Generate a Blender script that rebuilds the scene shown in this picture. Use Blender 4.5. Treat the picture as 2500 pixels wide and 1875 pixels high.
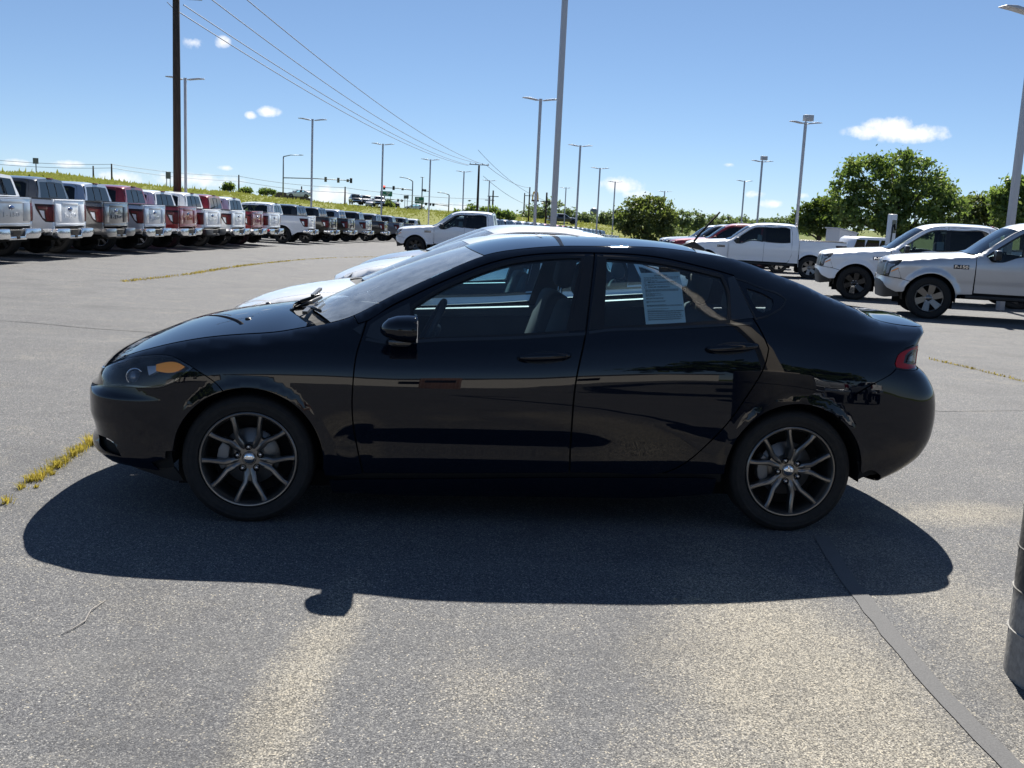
import bpy, bmesh, math, random
import numpy as np
random.seed(7)
sc=bpy.context.scene
for o in list(bpy.data.objects):bpy.data.objects.remove(o)
# ---------------------------------------------------------------- camera, sky, sun, exposure
CAM=(-0.59267,-5.84023,1.55073);YAW,PITCH,ROLL,FPX=0.10074,0.1648,0.04697,2528.0
def _cam():
    f=np.array([math.sin(YAW)*math.cos(PITCH),math.cos(YAW)*math.cos(PITCH),-math.sin(PITCH)])
    r=np.array([math.cos(YAW),-math.sin(YAW),0.]);u=np.cross(r,f)
    return r*math.cos(ROLL)+u*math.sin(ROLL),-r*math.sin(ROLL)+u*math.cos(ROLL),f
CR,CU,CF=_cam()
cd=bpy.data.cameras.new('camera');cam=bpy.data.objects.new('camera',cd);sc.collection.objects.link(cam)
from mathutils import Matrix as _M
cam.matrix_world=_M(((CR[0],CU[0],-CF[0],CAM[0]),(CR[1],CU[1],-CF[1],CAM[1]),(CR[2],CU[2],-CF[2],CAM[2]),(0,0,0,1)))
cd.sensor_fit='HORIZONTAL';cd.sensor_width=36;cd.lens=FPX/2500*36;cd.clip_start=.05;cd.clip_end=8000
sc.camera=cam
def at(px,py,d):
    """point seen at photo pixel (px,py), d metres along the view axis"""
    v=CF+(px-1250)/FPX*CR-(py-937.5)/FPX*CU
    return Vector(np.array(CAM)+v*d)
def ground_at(px,py,z=0.):
    v=CF+(px-1250)/FPX*CR-(py-937.5)/FPX*CU
    return Vector(np.array(CAM)+v*((z-CAM[2])/v[2]))
SUN_DIR=np.array([.245,.95,1.0]);SUN_DIR/=np.linalg.norm(SUN_DIR)   # towards the sun
sc.view_settings.view_transform='Standard';sc.view_settings.look='None';sc.view_settings.exposure=1.0;sc.view_settings.gamma=1.0
sc.view_settings.use_curve_mapping=False
sd=bpy.data.lights.new('sun','SUN');sd.energy=5.0;sd.angle=math.radians(.53);sd.color=(1,.955,.88)
sun=bpy.data.objects.new('sun',sd);sc.collection.objects.link(sun)
from mathutils import Vector
sun.rotation_euler=Vector(SUN_DIR).to_track_quat('Z','Y').to_euler()
w=bpy.data.worlds.new('World');sc.world=w;w.use_nodes=True
nt=w.node_tree;nt.nodes.clear()
def wn(t,**k):
    n=nt.nodes.new(t)
    for a,b in k.items():setattr(n,a,b)
    return n
sky=wn('ShaderNodeTexSky',sky_type='NISHITA',sun_disc=False)
sky.sun_elevation=math.asin(SUN_DIR[2]);sky.sun_rotation=math.atan2(SUN_DIR[0],SUN_DIR[1]);sky.air_density=.6;sky.dust_density=.0;sky.ozone_density=8.0;sky.altitude=250
bg=wn('ShaderNodeBackground');bg.inputs['Strength'].default_value=.088
out=wn('ShaderNodeOutputWorld')
gam=wn('ShaderNodeGamma');gam.inputs[1].default_value=.75;nt.links.new(sky.outputs[0],gam.inputs[0]);nt.links.new(gam.outputs[0],bg.inputs[0]);nt.links.new(bg.outputs[0],out.inputs[0])
w.cycles.sampling_method='MANUAL';w.cycles.sample_map_resolution=512
sc.cycles.use_denoising=True
sc.cycles.max_bounces=6;sc.cycles.diffuse_bounces=2;sc.cycles.glossy_bounces=4;sc.cycles.transmission_bounces=4;sc.cycles.transparent_max_bounces=14
sc.cycles.sample_clamp_indirect=6;sc.cycles.caustics_reflective=False;sc.cycles.caustics_refractive=False
import numpy as np
def pchip(xk,yk):
    xk=np.asarray(xk,float);yk=np.asarray(yk,float)
    h=np.diff(xk);d=np.diff(yk)/h;m=np.zeros(len(xk))
    for i in range(1,len(xk)-1):
        if d[i-1]*d[i]>0:
            w1=2*h[i]+h[i-1];w2=h[i]+2*h[i-1];m[i]=(w1+w2)/(w1/d[i-1]+w2/d[i])
    m[0]=d[0];m[-1]=d[-1]
    def f(x):
        x=np.asarray(x,float);i=np.clip(np.searchsorted(xk,x)-1,0,len(xk)-2)
        t=(x-xk[i])/h[i];t2=t*t;t3=t2*t
        return (2*t3-3*t2+1)*yk[i]+(t3-2*t2+t)*h[i]*m[i]+(-2*t3+3*t2)*yk[i+1]+(t3-t2)*h[i]*m[i+1]
    return f
def cspline(xk,yk):
    xk=np.asarray(xk,float);yk=np.asarray(yk,float);n=len(xk);h=np.diff(xk)
    A=np.zeros((n,n));b=np.zeros(n);A[0,0]=A[-1,-1]=1
    for i in range(1,n-1):
        A[i,i-1]=h[i-1];A[i,i]=2*(h[i-1]+h[i]);A[i,i+1]=h[i];b[i]=6*((yk[i+1]-yk[i])/h[i]-(yk[i]-yk[i-1])/h[i-1])
    M=np.linalg.solve(A,b)
    def f(x):
        x=np.asarray(x,float);i=np.clip(np.searchsorted(xk,x)-1,0,n-2);hh=h[i];a=xk[i+1]-x;c=x-xk[i]
        return (M[i]*a**3+M[i+1]*c**3)/(6*hh)+(yk[i]/hh-M[i]*hh/6)*a+(yk[i+1]/hh-M[i+1]*hh/6)*c
    return f
def pchip_rows(Z,Y,z):
    # Z,Y (n,K) knots per row, z (n,)
    h=np.diff(Z,axis=1);d=np.diff(Y,axis=1)/h;m=np.zeros_like(Y)
    a=d[:,:-1];b=d[:,1:];w1=2*h[:,1:]+h[:,:-1];w2=h[:,1:]+2*h[:,:-1]
    with np.errstate(all='ignore'): mm=(w1+w2)/(w1/a+w2/b)
    m[:,1:-1]=np.where(a*b>1e-12,mm,0);m[:,0]=d[:,0];m[:,-1]=d[:,-1]
    n=len(z);r=np.arange(n);i=np.clip((Z<=z[:,None]).sum(1)-1,0,Z.shape[1]-2)
    hh=h[r,i];t=(z-Z[r,i])/hh;t2=t*t;t3=t2*t
    return (2*t3-3*t2+1)*Y[r,i]+(t3-2*t2+t)*hh*m[r,i]+(-2*t3+3*t2)*Y[r,i+1]+(t3-t2)*hh*m[r,i+1]
class CarSurf:
    """side surface of a sedan: (u,z)->(x,y,z); u runs along the plan curve (u=x amidships), y>0 half"""
    def __init__(s,S):
        s.S=S
        pl=np.array(S['plan'],float)
        t=np.concatenate([[0],np.cumsum(np.hypot(*np.diff(pl,axis=0).T))])
        fx=cspline(t,pl[:,0]);fy=cspline(t,pl[:,1])
        tt=np.linspace(0,t[-1],1500);X=fx(tt);Y=fy(tt)
        L=np.concatenate([[0],np.cumsum(np.hypot(np.diff(X),np.diff(Y)))])
        i0=np.argmin(abs(X));U=L-L[i0]-0*X[i0]
        s.U,s.X,s.Y=U,X,Y;s.umin,s.umax=U[0],U[-1];s.W0=Y.max()
        s.zb=pchip(*zip(*S['zb']));s.yb=pchip(*zip(*S['yb']))
        s.zt=(pchip if S.get('zt_pchip') else cspline)(*zip(*S['zt']));s.yt=pchip(*zip(*S['yt']))
        s.V=S['V'];s.w1=pchip(*zip(*S['w1'])) if 'w1' in S else None;s.dx=pchip(*zip(*S['dx_front']));s.dxr=pchip(*zip(*S['dx_rear']))
    def sec(s,u,z):
        u=np.asarray(u,float);z=np.asarray(z,float);n=len(u)
        zb,yb,zt,yt=s.zb(u),s.yb(u),s.zt(u),s.yt(u)
        zb=np.minimum(zb,zt-.03)
        vz=np.array([v[0] for v in s.V]);vy=np.array([v[1] for v in s.V])
        K=len(vz)
        Z=np.zeros((n,K+8));Y=np.zeros((n,K+8))
        Z[:,:K]=vz;Y[:,:K]=vy
        if 'V1' in s.S:Y[:,:K]=vy+(np.array([v[1] for v in s.S['V1']])-vy)*s.w1(u)[:,None]
        top=vz[-1]
        ytop=vy[-1]
        zb=np.maximum(zb,top+.04)
        zt=np.maximum(zt,zb+.02)
        for k,(a,b) in enumerate(((.35,.12),(.7,.45))):
            Z[:,K+k]=top+a*(zb-top);Y[:,K+k]=ytop+(yb-ytop)*b
        Z[:,K+2]=zb;Y[:,K+2]=yb
        for k,(a,b) in enumerate(((.33,.24),(.66,.51),(.90,.775),(.97,.905))):
            Z[:,K+3+k]=zb+a*(zt-zb);Y[:,K+3+k]=yb+(yt-yb)*b
        Z[:,K+7]=zt;Y[:,K+7]=yt
        return pchip_rows(Z,Y,np.minimum(z,zt))
    def F(s,u,z):
        u=np.atleast_1d(np.asarray(u,float));z=np.atleast_1d(np.asarray(z,float))
        u,z=np.broadcast_arrays(u,z)
        px=np.interp(u,s.U,s.X);py=np.interp(u,s.U,s.Y)
        w=py*s.sec(u,z)
        S=s.S
        # wheel arch flares
        for cx,cz,r0 in S['arch']:
            r=np.hypot(u-cx,z-cz);t=np.clip((r-r0)/S['flare_w'],0,1)
            lip=S['flare_h']*np.where(r>r0,(1-t)**2*(1+2*t),1.)*np.clip((z-.15)/.15,0,1)
            w=w+lip
        sf=np.clip((-1.55-px)/.6,0,1);sf=sf*sf*(3-2*sf)
        sr=np.clip((px-1.65)/.6,0,1);sr=sr*sr*(3-2*sr)
        return np.stack([px+sf*s.dx(z)+sr*s.dxr(z),w,z],-1)
    def N(s,u,z,e=2e-3):
        u=np.asarray(u,float);z=np.minimum(np.asarray(z,float),s.zt(u));zh=np.minimum(z+e,s.zt(u)-1e-5);zl=zh-2*e
        zs=np.minimum(z,np.minimum(s.zt(u+e),s.zt(u-e))-1e-5);a=s.F(u+e,zs)-s.F(u-e,zs);b=s.F(u,zh)-s.F(u,zl)
        n=np.cross(b,a);n/=np.linalg.norm(n,axis=-1,keepdims=True)+1e-12
        return n
from mathutils import Vector, Matrix
from mathutils.geometry import delaunay_2d_cdt
R=math.radians
col=bpy.context.scene.collection
# ---------------------------------------------------------------- object helpers
def link(name,me,parent=None,mats=(),loc=None,rot=None):
    o=bpy.data.objects.new(name,me);col.objects.link(o)
    if parent is not None:o.parent=parent
    if me is not None and hasattr(me,'materials'):
        if not isinstance(mats,(list,tuple)):mats=[mats]
        for m in mats:
            if len(me.materials)<len(mats):me.materials.append(m)
    if loc is not None:o.location=loc
    if rot is not None:o.rotation_euler=rot
    return o
def tag(o,label=None,cat=None,group=None,kind=None):
    if label:o['label']=label
    if cat:o['category']=cat
    if group:o['group']=group
    if kind:o['kind']=kind
    return o
def thing(name,label,cat,loc=(0,0,0),rz=0,group=None):
    o=bpy.data.objects.new(name,None);col.objects.link(o);o.empty_display_size=.2
    o.location=loc;o.rotation_euler=(0,0,rz)
    return tag(o,label,cat,group)
def kids(o):return [c for c in bpy.data.objects if c.parent==o]
class MB:
    """collects simple shapes into one mesh"""
    def __init__(s):s.v=[];s.f=[];s.sm=[]
    def add(s,v,f,smooth=False):
        n=len(s.v);s.v+=[tuple(p) for p in v];s.f+=[tuple(i+n for i in q) for q in f];s.sm+=[smooth]*len(f);return s
    def box(s,a,b,M=None):
        x0,y0,z0=a;x1,y1,z1=b
        v=[(x0,y0,z0),(x1,y0,z0),(x1,y1,z0),(x0,y1,z0),(x0,y0,z1),(x1,y0,z1),(x1,y1,z1),(x0,y1,z1)]
        if M is not None:v=[M@Vector(p) for p in v]
        return s.add(v,[(0,3,2,1),(4,5,6,7),(0,1,5,4),(1,2,6,5),(2,3,7,6),(3,0,4,7)])
    def prism(s,poly,y0,y1,M=None,axis='y'):
        # poly in (x,z) extruded along y
        n=len(poly)
        if axis=='y':v=[(p[0],y0,p[1]) for p in poly]+[(p[0],y1,p[1]) for p in poly]
        elif axis=='x':v=[(y0,p[0],p[1]) for p in poly]+[(y1,p[0],p[1]) for p in poly]
        else:v=[(p[0],p[1],y0) for p in poly]+[(p[0],p[1],y1) for p in poly]
        if M is not None:v=[M@Vector(p) for p in v]
        a=sum(poly[i][0]*poly[(i+1)%n][1]-poly[(i+1)%n][0]*poly[i][1] for i in range(n))
        f=[tuple(range(n)),tuple(range(2*n-1,n-1,-1))]+[(i,i+n,(i+1)%n+n,(i+1)%n) for i in range(n)]
        if (a>0)!=(axis!='y'):pass
        return s.add(v,f)
    def tube(s,pts,r,seg=8,cap=True,smooth=True):
        pts=[Vector(p) for p in pts];n=len(pts)
        rr=r if isinstance(r,(list,tuple)) else [r]*n
        rings=[];up=Vector((0,0,1))
        base=len(s.v);ref=None
        V=[]
        for i,p in enumerate(pts):
            t=(pts[min(i+1,n-1)]-pts[max(i-1,0)]).normalized()
            if ref is None:
                ref=t.cross(Vector((0,0,1)))
                if ref.length<1e-3:ref=t.cross(Vector((1,0,0)))
            ref=(ref-t*ref.dot(t)).normalized();b=t.cross(ref)
            for k in range(seg):
                a=2*math.pi*k/seg;V.append(p+(ref*math.cos(a)+b*math.sin(a))*rr[i])
        F=[(i*seg+k,i*seg+(k+1)%seg,(i+1)*seg+(k+1)%seg,(i+1)*seg+k) for i in range(n-1) for k in range(seg)]
        s.add(V,F,smooth)
        if cap:
            s.f+=[tuple(base+k for k in range(seg-1,-1,-1)),tuple(base+(n-1)*seg+k for k in range(seg))];s.sm+=[False]*2
        return s
    def lathe(s,prof,seg=32,axis='z',M=None,smooth=True,closed=False):
        # prof: (r,h)
        n=len(prof);V=[]
        for k in range(seg):
            a=2*math.pi*k/seg;c,sn=math.cos(a),math.sin(a)
            for r,h in prof:
                p=(r*c,r*sn,h) if axis=='z' else (r*c,h,r*sn)
                V.append(M@Vector(p) if M is not None else p)
        m=n if closed else n-1
        F=[]
        for k in range(seg):
            for i in range(m):
                a,b=k*n+i,k*n+(i+1)%n;c_,d=((k+1)%seg)*n+(i+1)%n,((k+1)%seg)*n+i
                F.append((a,d,c_,b) if axis=='z' else (a,b,c_,d))
        return s.add(V,F,smooth)
    def ball(s,c,rad,seg=12,rings=8):
        c=Vector(c);rx,ry,rz=rad if isinstance(rad,(list,tuple)) else (rad,)*3
        V=[];F=[]
        for i in range(rings+1):
            t=math.pi*i/rings
            for k in range(seg):
                a=2*math.pi*k/seg;V.append((c.x+rx*math.sin(t)*math.cos(a),c.y+ry*math.sin(t)*math.sin(a),c.z+rz*math.cos(t)))
        for i in range(rings):
            for k in range(seg):F.append((i*seg+k,(i+1)*seg+k,(i+1)*seg+(k+1)%seg,i*seg+(k+1)%seg))
        return s.add(V,F,True)
    def mesh(s,name):
        me=bpy.data.meshes.new(name);me.from_pydata(s.v,[],s.f)
        me.polygons.foreach_set('use_smooth',s.sm);me.validate();me.update()
        return me
    def build(s,name,mat,parent=None,bevel=0,seg=2,fix=True,loc=None,rot=None):
        me=s.mesh(name)
        if bevel or fix:
            bm=bmesh.new();bm.from_mesh(me)
            if fix:bmesh.ops.remove_doubles(bm,verts=bm.verts,dist=1e-6);bmesh.ops.recalc_face_normals(bm,faces=bm.faces)
            if bevel:
                ed=[e for e in bm.edges if len(e.link_faces)==2 and e.calc_face_angle(0)>.5]
                bmesh.ops.bevel(bm,geom=ed,offset=bevel,segments=seg,profile=.5,affect='EDGES',clamp_overlap=True)
                for f in bm.faces:f.smooth=True
            bm.to_mesh(me);bm.free()
            if bevel:
                me.set_sharp_from_angle(angle=R(40))
        return link(name,me,parent,[mat],loc,rot)
def text_mesh(name,txt,size,mat,parent,M,extrude=.004,width=None,offset=0,shear=0):
    cu=bpy.data.curves.new(name,'FONT');cu.body=txt;cu.size=size;cu.extrude=extrude;cu.align_x='CENTER';cu.align_y='CENTER';cu.resolution_u=3;cu.offset=offset;cu.shear=shear
    o=bpy.data.objects.new(name,cu);col.objects.link(o)
    dg=bpy.context.evaluated_depsgraph_get();me=bpy.data.meshes.new_from_object(o.evaluated_get(dg))
    bpy.data.objects.remove(o);bpy.data.curves.remove(cu)
    if width:
        xs=[v.co.x for v in me.vertices];k=width/(max(xs)-min(xs))
        for v in me.vertices:v.co.x*=k
    me.transform(M);me.materials.clear()
    return link(name,me,parent,[mat])
# ---------------------------------------------------------------- panels lifted on a surface
def smooth_poly(P,step,corner=33,closed=True):
    P=[np.array(p,float) for p in P];n=len(P)
    if not closed:
        corners=[0,n-1]
    else:
        corners=[]
        for i in range(n):
            a=P[i]-P[i-1];b=P[(i+1)%n]-P[i]
            ang=math.degrees(math.acos(np.clip(a@b/(np.linalg.norm(a)*np.linalg.norm(b)+1e-12),-1,1)))
            if ang>corner:corners.append(i)
        if not corners:corners=[0]
    out=[]
    m=len(corners)
    segs=[(corners[k],corners[(k+1)%m]) for k in range(m)] if closed else [(0,n-1)]
    for a,b in segs:
        idx=[a];i=a
        while True:
            i=(i+1)%n;idx.append(i)
            if i==b:break
        Q=np.array([P[j] for j in idx])
        t=np.concatenate([[0],np.cumsum(np.hypot(*np.diff(Q,axis=0).T))])
        k=max(1,int(math.ceil(t[-1]/step)));tt=np.linspace(0,t[-1],k+1)
        if len(idx)>2:q=np.stack([cspline(t,Q[:,0])(tt),cspline(t,Q[:,1])(tt)],1)
        else:q=np.stack([np.interp(tt,t,Q[:,0]),np.interp(tt,t,Q[:,1])],1)
        out+=list(q[:-1]) if closed else list(q)
    return np.array(out)
def area2(P):
    return .5*float(np.sum(P[:,0]*np.roll(P[:,1],-1)-np.roll(P[:,0],-1)*P[:,1]))
def inset(P,d):
    a=area2(P);s=1 if a>0 else -1
    t=np.roll(P,-1,0)-P;t/=np.linalg.norm(t,axis=1,keepdims=True)+1e-12
    nn=np.stack([-t[:,1],t[:,0]],1)*s
    m=nn+np.roll(nn,1,0);m/=np.maximum(.5,(m*m).sum(1,keepdims=True)/2*1.0)
    return P+m*d
def inpoly(P,q):
    x,y=q[:,0],q[:,1];r=np.zeros(len(q),bool);j=len(P)-1
    for i in range(len(P)):
        yi,yj=P[i,1],P[j,1];xi,xj=P[i,0],P[j,0]
        c=((yi>y)!=(yj>y))
        with np.errstate(all='ignore'):r^=c&(x<(xj-xi)*(y-yi)/(yj-yi)+xi)
        j=i
    return r
def cdt_region(outer,holes,step):
    lo=outer.min(0);hi=outer.max(0)
    gx=np.arange(lo[0],hi[0]+step,step);gy=np.arange(lo[1],hi[1]+step,step*.866)
    G=np.array([(x+(step*.5 if k%2 else 0),y) for k,y in enumerate(gy) for x in gx]).reshape(-1,2)
    ok=inpoly(outer,G)
    for h in holes:ok&=~inpoly(h,G)
    G=G[ok]
    B=np.concatenate([outer]+holes)
    if len(G):
        keep=np.ones(len(G),bool)
        for i in range(0,len(G),400):
            d=((G[i:i+400,None,:]-B[None])**2).sum(2).min(1);keep[i:i+400]=d>(.5*step)**2
        G=G[keep]
    V=np.concatenate([B,G]) if len(G) else B
    E=[];o=0
    for L in [outer]+holes:
        n=len(L);E+=[(o+i,o+(i+1)%n) for i in range(n)];o+=n
    vs,es,fs,ov,oe,of=delaunay_2d_cdt([Vector(v) for v in V],E,[],0,1e-7)
    vs=np.array([tuple(v) for v in vs]);T=np.array([f for f in fs if len(f)==3])
    cen=vs[T].mean(1);ok=inpoly(outer,cen)
    for h in holes:ok&=~inpoly(h,cen)
    T=T[ok]
    a=vs[T];ar=(a[:,1,0]-a[:,0,0])*(a[:,2,1]-a[:,0,1])-(a[:,1,1]-a[:,0,1])*(a[:,2,0]-a[:,0,0])
    T[ar<0]=T[ar<0][:,::-1]
    T=T[abs(ar)>1e-9]
    return vs,T
def lift_panel(name,poly,surf,mat,parent,holes=(),step=.03,gap=.0,depth=.012,off=0.,smooth=True,hgap=0.,corner=33,rim_mat=None):
    """poly: list of 2D points; surf(p)->(P,N) arrays. Builds a sheet with an inward folded rim."""
    def lin(P):
        P=np.array(P,float);o=[]
        for i in range(len(P)):
            a,b=P[i],P[(i+1)%len(P)];k=max(1,int(math.ceil(np.linalg.norm(b-a)/(step*.8))))
            o+=[a+(b-a)*j/k for j in range(k)]
        return np.array(o)
    O=smooth_poly(poly,step*.6,corner) if smooth else lin(poly)
    if gap:O=inset(O,gap)
    H=[]
    for h in holes:
        q=smooth_poly(h,step*.6,corner) if smooth else lin(h)
        H.append(inset(q,-hgap) if hgap else q)
    vs,T=cdt_region(O,H,step)
    P,N=surf(vs);P=P+N*off
    # boundary edges
    cnt={}
    for t in T:
        for a,b in ((t[0],t[1]),(t[1],t[2]),(t[2],t[0])):
            cnt[(a,b)]=1
    bd=[e for e in cnt if (e[1],e[0]) not in cnt]
    used=np.zeros(len(vs),bool);used[T.ravel()]=True
    # orientation: does the triangle winding agree with N?
    t=T[len(T)//2];fn=np.cross(P[t[1]]-P[t[0]],P[t[2]]-P[t[0]])
    flip=fn@N[t[0]]<0
    F=[tuple(int(i) for i in (q[::-1] if flip else q)) for q in T]
    V=[tuple(p) for p in P];NN=[tuple(n) for n in N];nf=len(F)
    if depth>0:
        mp={}
        for a,b in bd:
            for i in (a,b):
                if i not in mp:
                    mp[i]=len(V);V.append(tuple(P[i]));NN.append((0,0,0));V.append(tuple(P[i]-N[i]*depth));NN.append((0,0,0))
            A,B=mp[a],mp[b]
            F.append((A,A+1,B+1,B) if not flip else (A,B,B+1,A+1))
    me=bpy.data.meshes.new(name);me.from_pydata(V,[],F)
    sm=np.zeros(len(F),bool);sm[:nf]=True;me.polygons.foreach_set('use_smooth',sm)
    me.update()
    NN=np.array(NN);z=(abs(NN).sum(1)==0)
    try:me.normals_split_custom_set_from_vertices([tuple(n) for n in NN])
    except Exception as ex:print('normals',ex)
    mats=[mat]
    o=link(name,me,parent,mats)
    if rim_mat is not None:
        me.materials.append(rim_mat)
        for p in list(me.polygons)[nf:]:p.material_index=1
    return o
def side_surf(cs,side=-1):
    def f(v):
        P=cs.F(v[:,0],v[:,1]).copy();N=cs.N(v[:,0],v[:,1]).copy()
        s=np.sign(N[:,1:2]);s[s==0]=1
        # outward: positive y for the y>0 half
        bad=(N[:,1]<0)&(P[:,1]>.05);N[bad]*=-1
        P[:,1]*=side;N[:,1]*=side
        return P,N
    return f
class Top:
    def __init__(s,cs,zc,ulo,uhi,crown=2.0):
        u=np.linspace(ulo,uhi,600);P=cs.F(u,cs.zt(u))
        o=np.argsort(P[:,0]);s.x=P[o,0];s.y=P[o,1];s.z=P[o,2];s.zc=pchip(*zip(*zc));s.k=crown
        s.edge=P
        s.kf=pchip(*zip(*crown)) if not isinstance(crown,float) else (lambda x:crown)
    def Z(s,x,y):
        yt=np.maximum(np.interp(x,s.x,s.y),.02);zt=np.interp(x,s.x,s.z)
        q=np.clip(abs(y)/yt,0,1.15)
        return zt+(s.zc(x)-zt)*(1-q**s.kf(x))
    def surf(s,v):
        x,y=v[:,0],v[:,1];e=3e-3
        z=s.Z(x,y);zx=(s.Z(x+e,y)-s.Z(x-e,y))/(2*e);zy=(s.Z(x,y+e)-s.Z(x,y-e))/(2*e)
        N=np.stack([-zx,-zy,np.ones_like(z)],1);N/=np.linalg.norm(N,axis=1,keepdims=True)
        return np.stack([x,y,z],1),N
    def yedge(s,x):return np.interp(x,s.x,s.y)
def arc(cx,cz,r,a0,a1,n=14):
    return [(cx+r*math.cos(R(a0+(a1-a0)*i/n)),cz+r*math.sin(R(a0+(a1-a0)*i/n))) for i in range(n+1)]
# ---------------------------------------------------------------- materials
def newmat(name):
    m=bpy.data.materials.new(name);m.use_nodes=True;return m,m.node_tree,m.node_tree.nodes['Principled BSDF']
def pmat(name,c,rough=.5,metal=0,coat=0,spec=.5,emis=None,alpha=None,croughness=.03):
    m,t,b=newmat(name)
    b.inputs['Base Color'].default_value=(*c,1);b.inputs['Roughness'].default_value=rough;b.inputs['Metallic'].default_value=metal
    b.inputs['Coat Weight'].default_value=coat;b.inputs['Coat Roughness'].default_value=croughness;b.inputs['Specular IOR Level'].default_value=spec
    if emis:b.inputs['Emission Color'].default_value=(*emis[0],1);b.inputs['Emission Strength'].default_value=emis[1]
    return m
def nmix(t,a,b,fac):
    n=t.nodes.new('ShaderNodeMix');n.data_type='RGBA'
    for s,v in ((n.inputs[6],a),(n.inputs[7],b)):
        if hasattr(v,'is_linked') or hasattr(v,'node'):t.links.new(v,s)
        else:s.default_value=(*v,1)
    if hasattr(fac,'node'):t.links.new(fac,n.inputs[0])
    else:n.inputs[0].default_value=fac
    return n.outputs[2]
def noise(t,scale,detail=4,rough=.6,vec=None,dist=0):
    n=t.nodes.new('ShaderNodeTexNoise');n.inputs['Scale'].default_value=scale;n.inputs['Detail'].default_value=detail;n.inputs['Roughness'].default_value=rough;n.inputs['Distortion'].default_value=dist
    if vec is not None:t.links.new(vec,n.inputs['Vector'])
    return n.outputs['Fac']
def voro(t,scale,vec=None,feature='F1'):
    n=t.nodes.new('ShaderNodeTexVoronoi');n.feature=feature;n.inputs['Scale'].default_value=scale
    if vec is not None:t.links.new(vec,n.inputs['Vector'])
    return n
def ramp(t,fac,stops,interp='LINEAR'):
    n=t.nodes.new('ShaderNodeValToRGB');n.color_ramp.interpolation=interp
    e=n.color_ramp.elements
    while len(e)<len(stops):e.new(.5)
    for k,(p,c) in enumerate(stops):
        e[k].position=p;e[k].color=(*c,1) if isinstance(c,tuple) else (c,c,c,1)
    t.links.new(fac,n.inputs[0]);return n.outputs[0]
def mth(t,op,a,b=0.,clamp=False):
    n=t.nodes.new('ShaderNodeMath');n.operation=op;n.use_clamp=clamp
    for i,v in enumerate((a,b)):
        if hasattr(v,'node'):t.links.new(v,n.inputs[i])
        else:n.inputs[i].default_value=v
    return n.outputs[0]
def coords(t,kind='Object'):
    n=t.nodes.new('ShaderNodeTexCoord');return n.outputs[kind]
def bump(t,b,h,strength=.3,dist=.01):
    n=t.nodes.new('ShaderNodeBump');n.inputs['Strength'].default_value=strength;n.inputs['Distance'].default_value=dist
    t.links.new(h,n.inputs['Height']);t.links.new(n.outputs[0],b.inputs['Normal'])
def car_paint(name,c,metal=0.,rough=.35,dust=.02,dustc=(.35,.33,.28),flake=False,coat=1.0,spec=None,cior=1.5):
    m,t,b=newmat(name);v=coords(t)
    d=mth(t,'MULTIPLY',ramp(t,noise(t,6,6,.7,v),[(.35,0.),(.8,1.)]),dust)
    base=nmix(t,c,dustc,d);t.links.new(base,b.inputs['Base Color'])
    b.inputs['Metallic'].default_value=metal;b.inputs['Roughness'].default_value=rough
    b.inputs['Coat Weight'].default_value=coat;b.inputs['Coat Roughness'].default_value=.012;b.inputs['Coat IOR'].default_value=cior
    if spec is not None:b.inputs['Specular IOR Level'].default_value=spec
    return m
def glass_mat(name,tint,gloss=(1,1,1),ior=1.5,dust=0.0):
    m=bpy.data.materials.new(name);m.use_nodes=True;t=m.node_tree;t.nodes.clear()
    o=t.nodes.new('ShaderNodeOutputMaterial');tr=t.nodes.new('ShaderNodeBsdfTransparent');tr.inputs[0].default_value=(*tint,1)
    g=t.nodes.new('ShaderNodeBsdfGlossy');g.inputs['Roughness'].default_value=.0;g.inputs[0].default_value=(*gloss,1)
    f=t.nodes.new('ShaderNodeFresnel');f.inputs[0].default_value=ior
    mx=t.nodes.new('ShaderNodeMixShader');t.links.new(f.outputs[0],mx.inputs[0]);t.links.new(tr.outputs[0],mx.inputs[1]);t.links.new(g.outputs[0],mx.inputs[2])
    last=mx.outputs[0]
    if dust:
        di=t.nodes.new('ShaderNodeBsdfDiffuse');di.inputs[0].default_value=(.52,.60,.70,1)  # bluish film: dusty layer plus sky sheen painted into its colour
        n2=noise(t,9,5,.7,coords(t));m2=t.nodes.new('ShaderNodeMixShader')
        t.links.new(mth(t,'MULTIPLY',n2,dust),m2.inputs[0]);t.links.new(last,m2.inputs[1]);t.links.new(di.outputs[0],m2.inputs[2]);last=m2.outputs[0]
    t.links.new(last,o.inputs[0]);return m
BLACK=car_paint('black_paint',(.0019,.0038,.0095),rough=.4,dust=.003,spec=.0,cior=1.46)
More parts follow.
